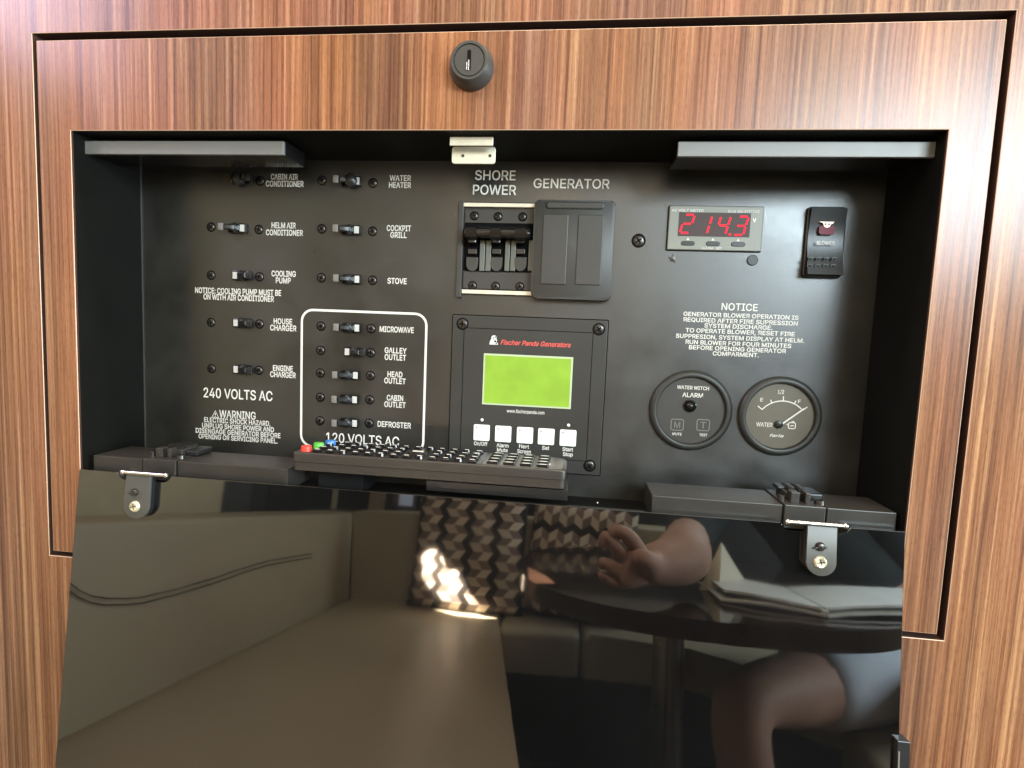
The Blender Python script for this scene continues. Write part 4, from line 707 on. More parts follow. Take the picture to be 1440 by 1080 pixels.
for s, px, py, wd in (("On/Off", 676, 623.8, 19), ("Alarm", 706.7, 626.3, 17), ("Mute", 706.5, 632.8, 15), ("Next", 737, 627.8, 14), ("Screen", 737, 634.8, 19), ("Set", 767.3, 629.8, 10), ("Start", 798.4, 631.8, 15), ("Stop", 798.4, 638.8, 14)):
    text(s, px, py, wd, 5.2, ct, .0022, WHITE, .03)

# --- voltmeter
x0 = (pl(940, 291)[0]+pl(938, 352)[0])/2; x1 = (pl(1073, 292)[0]+pl(1069, 354.5)[0])/2; z1 = (pl(941, 290)[1]+pl(1073, 292)[1])/2; z0 = (pl(938, 351.5)[1]+pl(1069, 354.5)[1])/2
vm = boxpart('digital_voltmeter', x0, x1, PD-.0030, PD, z0, z1, VBEZ, bev=.0006, label='rectangular digital meter showing red digits')
k = sx_(1006, 322, .003); zc = (z0+z1)/2
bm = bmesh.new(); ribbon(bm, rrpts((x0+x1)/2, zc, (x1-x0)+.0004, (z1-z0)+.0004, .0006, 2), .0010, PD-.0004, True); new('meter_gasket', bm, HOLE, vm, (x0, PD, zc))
bm = bmesh.new(); ribbon(bm, rrpts((x0+x1)/2, zc, (x1-x0)-.0012, (z1-z0)-.0012, .0005, 2), .0005, PD-.0031, True); new('bright_rim', bm, MGREY, vm, (x0, PD, zc))
a = pl(954, 316, .003)[0]; b = pl(1055, 316, .003)[0]; c_ = pl(1005, 299, .003)[1]; d_ = pl(1005, 333, .003)[1]
bm = bmesh.new(); box(bm, a, b, PD-.0031, PD-.0029, d_, c_); new('display_window', bm, LEDOFF, vm, ((a+b)/2, PD-.003, zc))
def seg_digit(bm, cx, cz, w_, h_, segs, t):
    sl_ = 0.24
    P = {'tl': (-w_/2, h_/2), 'tr': (w_/2, h_/2), 'ml': (-w_/2, 0), 'mr': (w_/2, 0), 'bl': (-w_/2, -h_/2), 'br': (w_/2, -h_/2)}
    S = {'a': ('tl', 'tr'), 'b': ('tr', 'mr'), 'c': ('mr', 'br'), 'd': ('bl', 'br'), 'e': ('ml', 'bl'), 'f': ('tl', 'ml'), 'g': ('ml', 'mr')}
    for s in segs:
        p, q_ = P[S[s][0]], P[S[s][1]]; g = .12
        p2 = (p[0]+(q_[0]-p[0])*g, p[1]+(q_[1]-p[1])*g); q2 = (q_[0]+(p[0]-q_[0])*g, q_[1]+(p[1]-q_[1])*g)
        ribbon(bm, [(cx+p2[0]+p2[1]*sl_, cz+p2[1]), (cx+q2[0]+q2[1]*sl_, cz+q2[1])], t, PD-.0033)
for px, py, sg in ((966.5, 314.7, 'abged'), (991, 316, 'bc'), (1017, 317, 'fgbc'), (1042, 317.6, 'abgcd')):
    x, z = pl(px, py, .0033); bm = bmesh.new(); seg_digit(bm, x, z, 13.5*k, 26*k, sg, 2.5*k)
    o = new('digit', bm, LED, vm, (x, PD-.0033, z)); 
x, z = pl(1026.5, 329.5, .0033); bm = bmesh.new(); box(bm, x-1.5*k, x+1.5*k, PD-.0034, PD-.0031, z-1.5*k, z+1.5*k); new('decimal_point', bm, LED, vm, (x, PD-.0033, z))
for px, py in ((967.3, 342.2), (1002.5, 342.8), (1038, 343.6)):
    x, z = pl(px, py, .003); bm = bmesh.new(); prism(bm, rrpts(x, z, 19.5*k, 6.6*k, 3.2*k, 4), PD-.0036, PD-.0029, .0003); new('meter_button', bm, PLASTIC, vm, (x, PD-.003, z))
    bm = bmesh.new(); x, z = pl(px, py-6, .003); prism(bm, [(x-2.2*k, z-1.6*k), (x+2.2*k, z-1.6*k), (x, z+2.2*k)], PD-.0033, PD-.0029); new('button_arrow', bm, WHITE, vm, (x, PD-.003, z))
text("AC VOLT METER", 967, 296, 45, 3.6, vm, .003, WHITE, .02); text("BLUE SEA SYSTEMS", 1046, 297.4, 44, 3.6, vm, .003, WHITE, .02)
text("ALARM   SET", 1000.5, 349.2, 29, 3.2, vm, .003, WHITE, .02); text("V", 1061, 310, 4.5, 5.5, vm, .003, WARMW, .03)

# --- blower rocker
zt3 = pl(1162, 290, .008)[1]; zb3 = pl(1153, 388, .008)[1]
xc = (pl(1136, 340)[0]+pl(1186, 340, .008)[0])/2; hw = .0135
bm = bmesh.new()
prism(bm, rrpts(xc, (zt3+zb3)/2, hw*2+.003, zt3-zb3+.002, .003, 4), PD-.0028, PD, .0006)
rk = new('blower_switch', bm, PLASTIC, panel, (xc, PD, (zt3+zb3)/2), 35); rk['label'] = 'tall black rocker switch marked blower, with a lit symbol'
bm = bmesh.new(); n = 10; H_ = zt3-zb3-.002; zm = (zt3+zb3)/2
sec = [(PD-.0100+.0045*math.sin(math.pi*i/n)+(.003*(i/n)), zm-H_/2+H_*i/n) for i in range(n+1)]
A = [bm.verts.new((xc-hw, y, z)) for y, z in sec]; B = [bm.verts.new((xc+hw, y, z)) for y, z in sec]
A2 = [bm.verts.new((xc-hw, PD-.002, z)) for y, z in sec]; B2 = [bm.verts.new((xc+hw, PD-.002, z)) for y, z in sec]
for i in range(n):
    bm.faces.new([A[i], B[i], B[i+1], A[i+1]]); bm.faces.new([A[i], A[i+1], A2[i+1], A2[i]]); bm.faces.new([B[i], B2[i], B2[i+1], B[i+1]])
bm.faces.new([A[0], A2[0], B2[0], B[0]]); bm.faces.new([A[-1], B[-1], B2[-1], A2[-1]])
new('rocker', bm, PLASTIC, rk, (xc, PD, zm), 35)
k = sx_(1160, 330, .007); ox = .0068
def on_rocker(px, py): return pl(px, py, ox)
x, z = on_rocker(1163, 314); bm = bmesh.new()
pts = [(x-11*k, z+2.2*k), (x+10*k, z+2.2*k), (x+8*k, z-.5*k)] + [(x+.3*k+5*k*math.cos(D2R(a)), z-1.5*k+5*k*math.sin(D2R(a))) for a in range(0, -181, -30)] + [(x-6*k, z+.6*k)]
prism(bm, pts, PD-.0071, PD-.0064); new('bilge_symbol', bm, WARMW, rk, (x, PD-.007, z))
bm = bmesh.new()
for dx in (-2.2, 2.6): lathe(bm, x+dx*k, z-1.4*k, [(1.2*k, PD-.0070), (1.2*k, PD-.0074), (0, PD-.0074)], 10)
new('symbol_holes', bm, HOLE, rk, (x, PD-.007, z))
x, z = on_rocker(1163, 323.5); bm = bmesh.new(); prism(bm, rrpts(x, z, 22*k, 13*k, 4*k, 4), PD-.0066, PD-.0058); new('red_lens', bm, LENSM, rk, (x, PD-.0066, z))
o = text("BLOWER", 1161, 341.7, 25, 5.2, rk, ox+.0002, WHITE, .03)
bm = bmesh.new()
for r_ in range(2):
    for c2 in range(4):
        x, z = on_rocker(1139+c2*11-r_*1.5, 363+r_*10); box(bm, x-3.2*k, x+3.2*k, PD-.0094, PD-.0070, z-.6*k, z+.6*k, .0001)
        box(bm, x-3.8*k, x-2.6*k, PD-.0092, PD-.0070, z-3*k, z+.4*k, .0001)
new('grip_ribs', bm, PLASTIC, rk, (xc, PD, zm-.02))

# --- gauges
RINGM = add_noise(mat('gauge_ring', (0.026, 0.026, 0.023), 0.42), 1500, 0.10, 0.0002, 0.12, 0.05)
def gauge_base(px, py, Ro, Ri, name, label, face):
    x, z = pl(px, py, .004)
    bm = bmesh.new()
    lathe(bm, x, z, [(Ro, PD), (Ro, -.0012+PD), (Ro*.985, PD-.0026), (Ro*.93, PD-.0044), (Ro*.88, PD-.0048), (Ri*1.03, PD-.0044), (Ri, PD-.0030), (Ri*.99, PD-.0012)], 72)
    g = new(name, bm, RINGM, panel, (x, PD, z), 35); g['label'] = label
    bm = bmesh.new(); lathe(bm, x, z, [(Ri*1.0, PD-.0012), (Ri*.5, PD-.0013), (0, PD-.0013)], 72); new('dial', bm, face, g, (x, PD-.0012, z))
    return g, x, z
k = sx_(972, 578, .003)
g1, x, z = gauge_base(972, 578, 59*k, 48.5*k, 'water_alarm', 'round black water alarm with two square keys and a centre lamp', DGREY)
for s, px, py, wd, h in (("WATER WITCH", 974.5, 545.3, 45, 5), ("ALARM", 974, 555.6, 29, 6.2), ("MUTE", 952, 610.3, 13, 3.6), ("TEST", 989, 611.6, 11, 3.6)):
    text(s, px, py, wd, h, g1, .0014, WHITE, .03)
x, z = pl(970.5, 571, .003); bm = bmesh.new(); lathe(bm, x, z, [(9.5*k, PD-.001), (9.5*k, PD-.0022), (8*k, PD-.0026), (6.8*k, PD-.0018), (5.5*k, PD-.0040), (3*k, PD-.0052), (0, PD-.0056)], 28); new('alarm_lamp', bm, GLOSSPL, g1, (x, PD, z), 40)
for s, px, py in (("M", 952.3, 597.3), ("T", 988.8, 597.8)):
    x, z = pl(px, py, .0015); bm = bmesh.new(); ribbon(bm, rrpts(x, z, 17.5*k, 16*k, 2.5*k, 3), 1.5*k, PD-.0016, True); new('key_outline', bm, MGREY, g1, (x, PD, z))
    text(s, px, py, 8.5, 9, g1, .0014, MGREY, .02)
FACE2 = add_noise(mat('brown_dial', (0.11, 0.098, 0.072), 0.45), 200, .05, .0002, .15)
g2, x, z = gauge_base(1098, 586, 57.5*k, 47*k, 'water_gauge', 'round water tank gauge with a white needle pointing to the upper right', FACE2)
def gp(px, py): return pl(px, py, .0014)
bm = bmesh.new(); cpt = gp(1099, 598); rad = 36*k
arc = [(cpt[0]+rad*math.cos(D2R(a)), cpt[1]-1*k+rad*math.sin(D2R(a))) for a in range(142, 40, -6)]
ribbon(bm, arc, 1.6*k, PD-.0015)
for a, l in ((142, 8), (116, 5), (91, 7), (66, 5), (42, 8)):
    c1, s1 = math.cos(D2R(a)), math.sin(D2R(a)); ribbon(bm, [(cpt[0]+c1*rad, cpt[1]-k+s1*rad), (cpt[0]+c1*(rad+l*k), cpt[1]-k+s1*(rad+l*k))], 1.5*k, PD-.0016)
new('scale', bm, WHITE, g2, (x, PD, z))
for s, px, py, wd, h, sh in (("1/2", 1098, 551, 9, 5.5, 0), ("E", 1071, 562, 4, 5, 0), ("F", 1124, 564.5, 4, 5, 0), ("WATER", 1074.8, 597, 23, 6, 0), ("faria", 1092, 612.5, 20, 4, .3)):
    text(s, px, py, wd, h, g2, .0014, WHITE, .03, sh)
p0, p1 = pl(1100, 596, .0025), pl(1131, 574.5, .0025)
bm = bmesh.new(); ribbon(bm, [p0, p1], 2.2*k, PD-.0026); new('needle', bm, WHITE, g2, (p0[0], PD, p0[1]))
bm = bmesh.new(); x2, z2 = pl(1095.5, 597, .003); lathe(bm, x2, z2, [(5.5*k, PD-.001), (5.5*k, PD-.0030), (4.5*k, PD-.0034), (0, PD-.0034)], 24); new('needle_hub', bm, PLASTIC, g2, (x2, PD, z2), 40)
bm = bmesh.new(); x2, z2 = gp(1113.5, 598.5); ribbon(bm, rrpts(x2, z2, 9.5*k, 8.5*k, 2*k, 3), 1.3*k, PD-.0016, True); ribbon(bm, [(x2-7.5*k, z2+1.5*k), (x2-4.6*k, z2+1.5*k)], 1.3*k, PD-.0016)
ribbon(bm, [(x2-1.5*k, z2+4.5*k), (x2+1.5*k, z2+6.5*k), (x2+3*k, z2+4.5*k)], 1.3*k, PD-.0016); ribbon(bm, [(x2-2.5*k, z2-.5*k), (x2+2.5*k, z2+.2*k)], 1.3*k, PD-.0017)
new('tank_symbol', bm, WHITE, g2, (x2, PD, z2))
bm = bmesh.new(); lathe(bm, x, z, [(46.6*k, PD-.0036), (0, PD-.0036)], 48)
gl = new('gauge_glass', bm, GLASS, g2, (x, PD, z), True)

# --- bars along the floor of the recess
BZ = 0.9287
def bar(x0, x1, lab, hx0, hx1, end):
    bm = bmesh.new()
    box(bm, x0, hx0-.0012, .0065, .046, HZ-.008, BZ, .0006); box(bm, hx1+.0012, x1, .0065, .046, HZ-.008, BZ, .0006)
    box(bm, hx0-.0012, hx1+.0012, .0085, .044, HZ-.008, BZ-.001)
    o = new('hinge_rail', bm, BARM, panel, (x0, .0065, HZ)); o['label'] = lab
    bm = bmesh.new(); box(bm, hx0, hx1, .0055, .047, HZ-.007, BZ+.0006, .0007); new('hinge_block', bm, BARM, o, (hx0, .0065, HZ))
    # adjusters standing on the block
    w_ = hx1-hx0
    for fx, fy, r, h in ((.03, .016, .0026, .0048), (.95, .014, .0036, .0034), (1.05, .033, .0034, .0040)):
        bm = bmesh.new(); X = hx0+w_*fx; tube(bm, (X, fy, BZ+.0004), (X, fy, BZ+h), r, r*.9, 14); box(bm, X-r*.7, X+r*.7, fy-.0004, fy+.0004, BZ+h, BZ+h+.0003, mi=1)
        new('adjuster_screw', bm, [DSTEEL, HOLE], o, (X, fy, BZ), 35)
    for fx, wd in ((.22, .0060), (.58, .0032)):
        bm = bmesh.new(); X = hx0+w_*fx; box(bm, X, X+wd, .012, .020, BZ+.0004, BZ+.0085, .0006); box(bm, X-.001, X+wd+.004, .020, .040, BZ+.0004, BZ+.0062, .0008)
        new('spring_post', bm, BARM, o, (X, .012, BZ))
    bm = bmesh.new(); box(bm, hx0+w_*.45, hx0+w_*1.2, .024, .045, BZ+.0004, BZ+.0052, .0012); box(bm, hx0+w_*.1, hx0+w_*.8, .030, .042, BZ+.005, BZ+.0078, .0010)
    new('spring_cover', bm, PLASTIC, o, (hx0, .03, BZ))
    for fx in (.25, .5):
        bm = bmesh.new(); X = hx0+w_*fx
        for i in range(9):
            tube(bm, (X+.0035*math.cos(0), .022+i*.0022, BZ+.0058), (X+.0035, .0226+i*.0022, BZ+.0058), .0032, n=12)
        new('coil_spring', bm, DSTEEL, o, (X, .03, BZ), 40)
bar(hit(131, 640, .0065).x, hit(404, 662, .0065).x, 'left bar along the foot of the recess', hit(201, 650, .006).x, hit(247, 655, .006).x, 1)
bar(hit(917, 698, .0065).x, hit(1262, 718, .0065).x, 'right bar along the foot of the recess', hit(1103, 716, .006).x, hit(1161, 720, .006).x, -1)
# tray under the remote
xa, xb = hit(420, 690, .012).x, hit(798, 700, .012).x
boxpart('support_tray', hit(600, 690, .012).x, xb, .010, .050, .9185, .9268, PLASTIC, label='low black tray between the two hinge rails')
boxpart('rest_pad', .2225, .262, .030, .060, .906, .9292, PLASTIC, label='small black pad under the left end of the remote')
x, z = hit(841, 690, .05).x, .906
bm = bmesh.new(); bmesh.ops.create_uvsphere(bm, u_segments=10, v_segments=6, radius=.0012, matrix=Matrix.Translation((x, .05, .9066))); new('floor_rivet', bm, STEEL, panel, (x, .05, .906), True)

# ================================================================== REMOTE CONTROL
rx0, rx1 = 0.2131, 0.4322; rzb, rzt = 0.9293, 0.9437; ry0, ry1 = .0035, .0500
rem = thing('remote_control', ((rx0+rx1)/2, (ry0+ry1)/2, rzb), 'black remote control with many small keys lying across the foot of the recess', 'remote control')
REMB = add_noise(mat('remote_body', (0.038, 0.033, 0.028), 0.38, metal=0.2), 1200, .06, .0002, .1, .05)
REMT = add_noise(mat('remote_top', (0.016, 0.015, 0.014), 0.35), 1200, .06, .0002, .1, .05)
REMG = mat('remote_grey_face', (0.10, 0.095, 0.09), 0.4)
# outline from above (x,y): right end rounded
def rem_out(ins=0.0):
    r = .013; pts = [(rx0+ins, ry0+.002+ins), (rx0+.002+ins, ry0+ins)]
    for i in range(0, 7):
        a = D2R(-90+15*i); pts.append((rx1-.004-ins+(.004)*math.cos(a), ry0+.004+ins+.004*math.sin(a)))
    for i in range(7):
        a = D2R(15*i); pts.append((rx1-r-ins+(r)*math.cos(a), ry1-r-ins+r*math.sin(a)))
    pts += [(rx0+.003+ins, ry1-ins), (rx0+ins, ry1-.003-ins)]
    return pts
def slab(bm, pts, z0, z1, bev=0, mi=0):
    a = [bm.verts.new((x, y, z0)) for x, y in pts]; b = [bm.verts.new((x, y, z1)) for x, y in pts]
    n = len(pts); bm.faces.new(a[::-1]).material_index = mi; t = bm.faces.new(b); t.material_index = mi
    for i in range(n): bm.faces.new([a[i], a[(i+1) % n], b[(i+1) % n], b[i]]).material_index = mi
    if bev: bmesh.ops.bevel(bm, geom=list(t.edges), offset=bev, segments=3, profile=.5, affect='EDGES')
bm = bmesh.new(); slab(bm, rem_out(.0006), rzb, rzb+.0066, 0); bmesh.ops.translate(bm, verts=bm.verts, vec=(0, 0, 0)); new('lower_shell', bm, REMB, rem, ((rx0+rx1)/2, (ry0+ry1)/2, rzb))
bm = bmesh.new(); slab(bm, rem_out(0), rzb+.0071, rzt, .0009); slab(bm, rem_out(.0012), rzb+.0060, rzb+.0075); new('upper_shell', bm, REMB, rem, ((rx0+rx1)/2, (ry0+ry1)/2, rzb), 35)
xg = rx0+(rx1-rx0)*.70
bm = bmesh.new(); box(bm, rx0+.003, xg, ry0+.0025, ry1-.0025, rzt-.0002, rzt+.0002); new('key_field', bm, REMT, rem, ((rx0+xg)/2, ry0, rzt))
bm = bmesh.new(); slab(bm, [(x, y) for x, y in [(xg+.0005, ry0+.0025), (rx1-.006, ry0+.0025), (rx1-.0028, ry0+.006), (rx1-.0028, ry1-.012), (rx1-.010, ry1-.0035), (xg+.0005, ry1-.0025)]], rzt-.0002, rzt+.0002)
new('grey_field', bm, REMG, rem, (xg, ry0, rzt))
def key_mesh(wx, wy, h, m_, rnd=False):
    bm = bmesh.new()
    if rnd:
        r = wx/2; tube(bm, (0, 0, 0), (0, 0, h), r, r*.9, 14)
    else: box(bm, -wx/2, wx/2, -wy/2, wy/2, 0, h, min(wx, wy)*.2)
    mk = .26
    box(bm, -wx*mk, wx*mk, -wy*.12, wy*.12, h-.0001, h+.00012, mi=1)
    me = bpy.data.meshes.new('key'); bmesh.ops.recalc_face_normals(bm, faces=bm.faces); bm.to_mesh(me); bm.free(); me.materials.append(m_); me.materials.append(WHITE); return me
KM = key_mesh(.0068, .0062, .0021, GLOSSPL); KR = key_mesh(.0066, .0066, .0023, GLOSSPL, True); KW = key_mesh(.0098, .0056, .0020, GLOSSPL)
ncol = 14
for i in range(1, ncol):
    for j in range(4):
        if i in (8, 9) and j in (1, 2):
            if i == 9 or j == 2: continue
            me = key_mesh(.017, .016, .0020, GLOSSPL, True); X = rx0+.006+8.5*.0107; Y = ry0+.0065+1.5*.0112
            sub('navigation_ring', me, rem, (X, Y, rzt+.0002)); continue
        X = rx0+.0075+i*.0106+random.uniform(-.0002, .0002); Y = ry0+.0068+j*.0112
        if X > xg-.004: continue
        sub('key', KM if (i+j) % 3 else KR, rem, (X, Y, rzt+.0002))
for i in range(4):
    for j in range(4):
        sub('key', KW, rem, (xg+.0085+i*.0130, ry0+.0068+j*.0102, rzt+.0002))
for nm, col, i, j in (('red_key', (0.62, 0.05, 0.03), 0, 0.2), ('green_key', (0.10, 0.42, 0.06), 0.35, 1.45), ('blue_key', (0.05, 0.20, 0.55), .75, 2.6)):
    mm = mat(nm, col, .3); me = key_mesh(.0090, .0090, .0040, mm, True); me.materials[1] = mm
    sub(nm, me, rem, (rx0+.0085+i*.0106, ry0+.0050+j*.0112, rzt+.0002))
bm = bmesh.new(); X, Y = rx1-.0150, ry0+.016
def disc(bm, X, Y, r, z0, z1, n=28):
    tube(bm, (X, Y, z0), (X, Y, z1), r, n=n)
disc(bm, X, Y, .0056, rzt, rzt+.0004); lg = new('brand_badge', bm, MGREY, rem, (X, Y, rzt))
bm = bmesh.new(); disc(bm, X, Y, .0044, rzt+.0003, rzt+.0006)
b2 = new('badge_centre', bm, REMG, rem, (X, Y, rzt)); bm = bmesh.new(); box(bm, X-.0030, X+.0026, Y-.0004, Y+.0004, rzt+.0005, rzt+.0008); box(bm, X-.0004, X+.0004, Y-.003, Y+.003, rzt+.0005, rzt+.0008); box(bm, X+.0014, X+.0022, Y-.003, Y+.002, rzt+.0005, rzt+.0008)
new('badge_mark', bm, WHITE, rem, (X, Y, rzt))

# ================================================================== FOLD-DOWN DOOR
door = thing('fold_down_door', (0.35, HY, HZ), 'glossy black acrylic door folded down in front of the wood, mirroring the cabin', 'door')
door.rotation_euler = (-TH, 0, 0)
def dloc(px, py, out=0.0):          # door-local coordinates of a photo pixel, out = distance proud of the face
    n_ = MN; P_ = MP + n_*out; d = ray(px, py); t = (P_-CAM).dot(n_)/d.dot(n_); q = CAM+d*t
    v = q-Vector((0.35, HY, HZ)); down = Vector((0, -math.sin(TH), -math.cos(TH)))
    return v.x, -v.dot(down)       # local x, local z
def dnew(name, bm, mats, parent=door, smooth=None):
    WORLD.setdefault('_', Vector((0, 0, 0)))
    me = bpy.data.meshes.new(name); bmesh.ops.recalc_face_normals(bm, faces=bm.faces)
    c_ = sum((v.co for v in bm.verts), Vector())/len(bm.verts)
    pc = DC.get(parent.name, Vector((0, 0, 0)))
    bmesh.ops.translate(bm, verts=bm.verts, vec=-c_); bm.to_mesh(me); bm.free()
    for mm in (mats if isinstance(mats, (list, tuple)) else [mats]): me.materials.append(mm)
    if smooth:
        for p in me.polygons: p.use_smooth = True
        me.set_sharp_from_angle(angle=D2R(smooth))
    o = bpy.data.objects.new(name, me); COL.objects.link(o); o.parent = parent; o.location = c_-pc; DC[o.name] = c_; return o
DC = {}
DX0, DX1 = OX0+.002-.35, OX1-.002-.35; DL = .279
ha = dloc(165, 668)[0], dloc(241, 668)[0]; hb = dloc(1098, 738)[0], dloc(1196, 738)[0]
# outline with two shallow notches for the hinge pins
nd_ = .0062
top = [(DX0, 0)]
for a, b in (ha, hb):
    top += [(a, 0), (a+.002, -nd_*.7), (a+.006, -nd_), (b-.006, -nd_), (b-.002, -nd_*.7), (b, 0)]
top += [(DX1, 0), (DX1, -DL), (DX0, -DL)]
bm = bmesh.new(); prism(bm, top, 0.0, .0055, .0005, mi=0)
dp_ = dnew('door_sheet', bm, [ACRYL])
dp_['label'] = 'mirror-glossy black sheet'
for (pa, pb, lf0, lf1, pn0, pn1, bot, s1, s2) in (((0, 0), 0, 179, 213.5, (174, 663.5), (234, 668.5), 728.5, (190, 692), (190, 712)),
                                                   ((0, 0), 0, 1131.5, 1173.5, (1107, 733.5), (1188, 739.5), 808.5, (1153, 768.5), (1153, 790.5))):
    a = dloc(lf0, (s1[1]+s2[1])/2, .003)[0]; b = dloc(lf1, (s1[1]+s2[1])/2, .003)[0]; zb = dloc((lf0+lf1)/2, bot, .003)[1]; r = (b-a)/2
    pts = [(a, .0008), (a, zb+r*.9)] + [((a+b)/2+r*math.cos(D2R(t)), zb+r*.9+r*.9*math.sin(D2R(t))) for t in range(195, 346, 15)] + [(b, zb+r*.9), (b, .0008)]
    bm = bmesh.new(); prism(bm, pts, -.0062, -.0040, .0003)
    lf = dnew('hinge_leaf', bm, add_noise(mat('hinge_grey', (.075, .072, .064), .42, metal=.3), 1200, .08, .0002, .1, .05), door, 35)
    bm = bmesh.new(); prism(bm, [(x-.0002, z+.0004) for x, z in pts], -.0041, -.0001); dnew('leaf_shade_filler', bm, PLASTIC, lf)  # dark filler added behind the leaf to give the shadow band beside it
    p = dloc(*pn0, .006); q = dloc(*pn1, .006); zz = (p[1]+q[1])/2
    bm = bmesh.new(); yy = -.0068
    tube(bm, (p[0], yy, zz), (q[0], yy, zz), .00155, n=14)
    for X in (p[0], q[0]): bmesh.ops.create_uvsphere(bm, u_segments=12, v_segments=8, radius=.0021, matrix=Matrix.Translation((X, yy, zz)))
    dnew('hinge_pin', bm, STEEL, lf, 50)
    x, z = dloc(*s1, .006); bm = bmesh.new(); lathe(bm, x, z, [(.0032, -.0060), (.0032, -.0072), (.0022, -.0088), (0, -.0094)], 18); box(bm, x-.0005, x+.0032, -.0097, -.0086, z-.0005, z+.0005)
    box(bm, x-.0045, x-.001, -.0082, -.0066, z-.0016, z-.0004, .0002)
    dnew('leaf_screw', bm, DSTEEL, lf, 40)
    x, z = dloc(*s2, .006); bm = bmesh.new(); lathe(bm, x, z, [(.0045, -.0062), (.0043, -.0072), (.0031, -.0082), (.0012, -.0078), (0, -.0076)], 20)
    for ang in (0, 90):
        c1, s_ = math.cos(D2R(ang+15)), math.sin(D2R(ang+15)); ribbon(bm, [(x-c1*.0026, z-s_*.0026), (x+c1*.0026, z+s_*.0026)], .0006, -.0083, mi=1)
    o = dnew('leaf_screw', bm, [BRASS, HOLE], lf, 40); o['label'] = 'bright yellowish cross-head screw'
# small catch on the right edge near the foot of the door
x, z = dloc(1266, 1042, .002); bm = bmesh.new(); box(bm, x-.003, x+.0055, -.004, .006, z-.05, z+.001, .0006); ck = dnew('edge_catch', bm, PLASTIC)
bm = bmesh.new(); box(bm, x-.0024, x-.0014, -.0046, -.0039, z-.05, z-.006, .0002); dnew('catch_strip', bm, MGREY, ck)

# ================================================================== THE CABIN THE DOOR MIRRORS
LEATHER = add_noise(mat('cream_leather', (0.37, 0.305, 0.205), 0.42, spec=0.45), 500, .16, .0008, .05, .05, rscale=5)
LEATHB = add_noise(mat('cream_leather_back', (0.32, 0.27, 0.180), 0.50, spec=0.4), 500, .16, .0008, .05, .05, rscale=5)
BASEM = mat('dark_bench_base', (0.012, 0.010, 0.007), 0.6)
THREAD = mat('dark_thread', (0.03, 0.02, 0.012), 0.8)
sofa = thing('settee', (-0.1, -1.0, 0), 'cream leather corner settee with upright backrests, mirrored in the black door', 'sofa')
def cushion(name, pts, z0, z1, mt, r=.025, parent=None):
    bm = bmesh.new()
    a = [bm.verts.new((x, y, z0)) for x, y in pts]; b = [bm.verts.new((x, y, z1)) for x, y in pts]; n = len(pts)
    bm.faces.new(a[::-1]); t = bm.faces.new(b)
    for i in range(n): bm.faces.new([a[i], a[(i+1) % n], b[(i+1) % n], b[i]])
    bmesh.ops.bevel(bm, geom=list(t.edges)+[e for e in bm.edges if abs(e.verts[0].co.z-e.verts[1].co.z) > .01], offset=r, segments=4, profile=.5, affect='EDGES')
    return new(name, bm, mt, parent or sofa, (sum(p[0] for p in pts)/n, sum(p[1] for p in pts)/n, z0), 60)
SZ = .42
f1 = rz(730, 1080, SZ); f2 = rz(690, 887, SZ); b1 = rz(85, 1035, SZ); b2_ = rz(495, 838, SZ); 
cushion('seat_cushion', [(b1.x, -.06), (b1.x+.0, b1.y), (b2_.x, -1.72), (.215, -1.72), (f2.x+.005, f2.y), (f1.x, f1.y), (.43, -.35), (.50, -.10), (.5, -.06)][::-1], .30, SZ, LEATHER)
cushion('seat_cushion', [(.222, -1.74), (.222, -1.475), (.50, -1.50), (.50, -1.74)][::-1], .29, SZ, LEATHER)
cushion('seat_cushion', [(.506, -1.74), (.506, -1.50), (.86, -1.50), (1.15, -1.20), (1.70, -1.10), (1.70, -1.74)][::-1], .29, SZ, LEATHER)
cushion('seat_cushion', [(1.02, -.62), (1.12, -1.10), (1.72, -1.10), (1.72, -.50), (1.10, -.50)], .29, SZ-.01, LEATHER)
bm = bmesh.new(); slab(bm, [(b1.x, -.06), (b2_.x, -1.74), (1.70, -1.74), (1.70, -1.56), (.92, -1.56), (.20, -1.56), (.16, -1.50), (.40, -.30), (.44, -.06)][::-1], 0.0, .296)
new('bench_base', bm, BASEM, sofa, (0, -1, 0))
# left backrest: leaning slab, its top dropping towards the corner
def quadslab(name, corners, thick, mt, r=.018, parent=None):
    """corners: 4 points of the front face; thick: vector to the back"""
    bm = bmesh.new(); a = [bm.verts.new(c) for c in corners]; b = [bm.verts.new(Vector(c)+Vector(thick)) for c in corners]
    f = bm.faces.new(a); bm.faces.new(b[::-1])
    for i in range(4): bm.faces.new([a[i], a[(i+1) % 4], b[(i+1) % 4], b[i]])
    bmesh.ops.bevel(bm, geom=list(f.edges), offset=r, segments=4, profile=.5, affect='EDGES')
    return new(name, bm, mt, parent or sofa, corners[0], 60)
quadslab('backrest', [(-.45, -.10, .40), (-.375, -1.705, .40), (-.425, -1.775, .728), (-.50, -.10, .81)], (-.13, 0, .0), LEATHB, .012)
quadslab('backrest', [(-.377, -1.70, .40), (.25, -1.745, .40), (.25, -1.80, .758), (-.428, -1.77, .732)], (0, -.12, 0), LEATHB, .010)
quadslab('backrest', [(.256, -1.745, .40), (.86, -1.745, .40), (.86, -1.80, .758), (.256, -1.80, .758)], (0, -.12, 0), LEATHB)
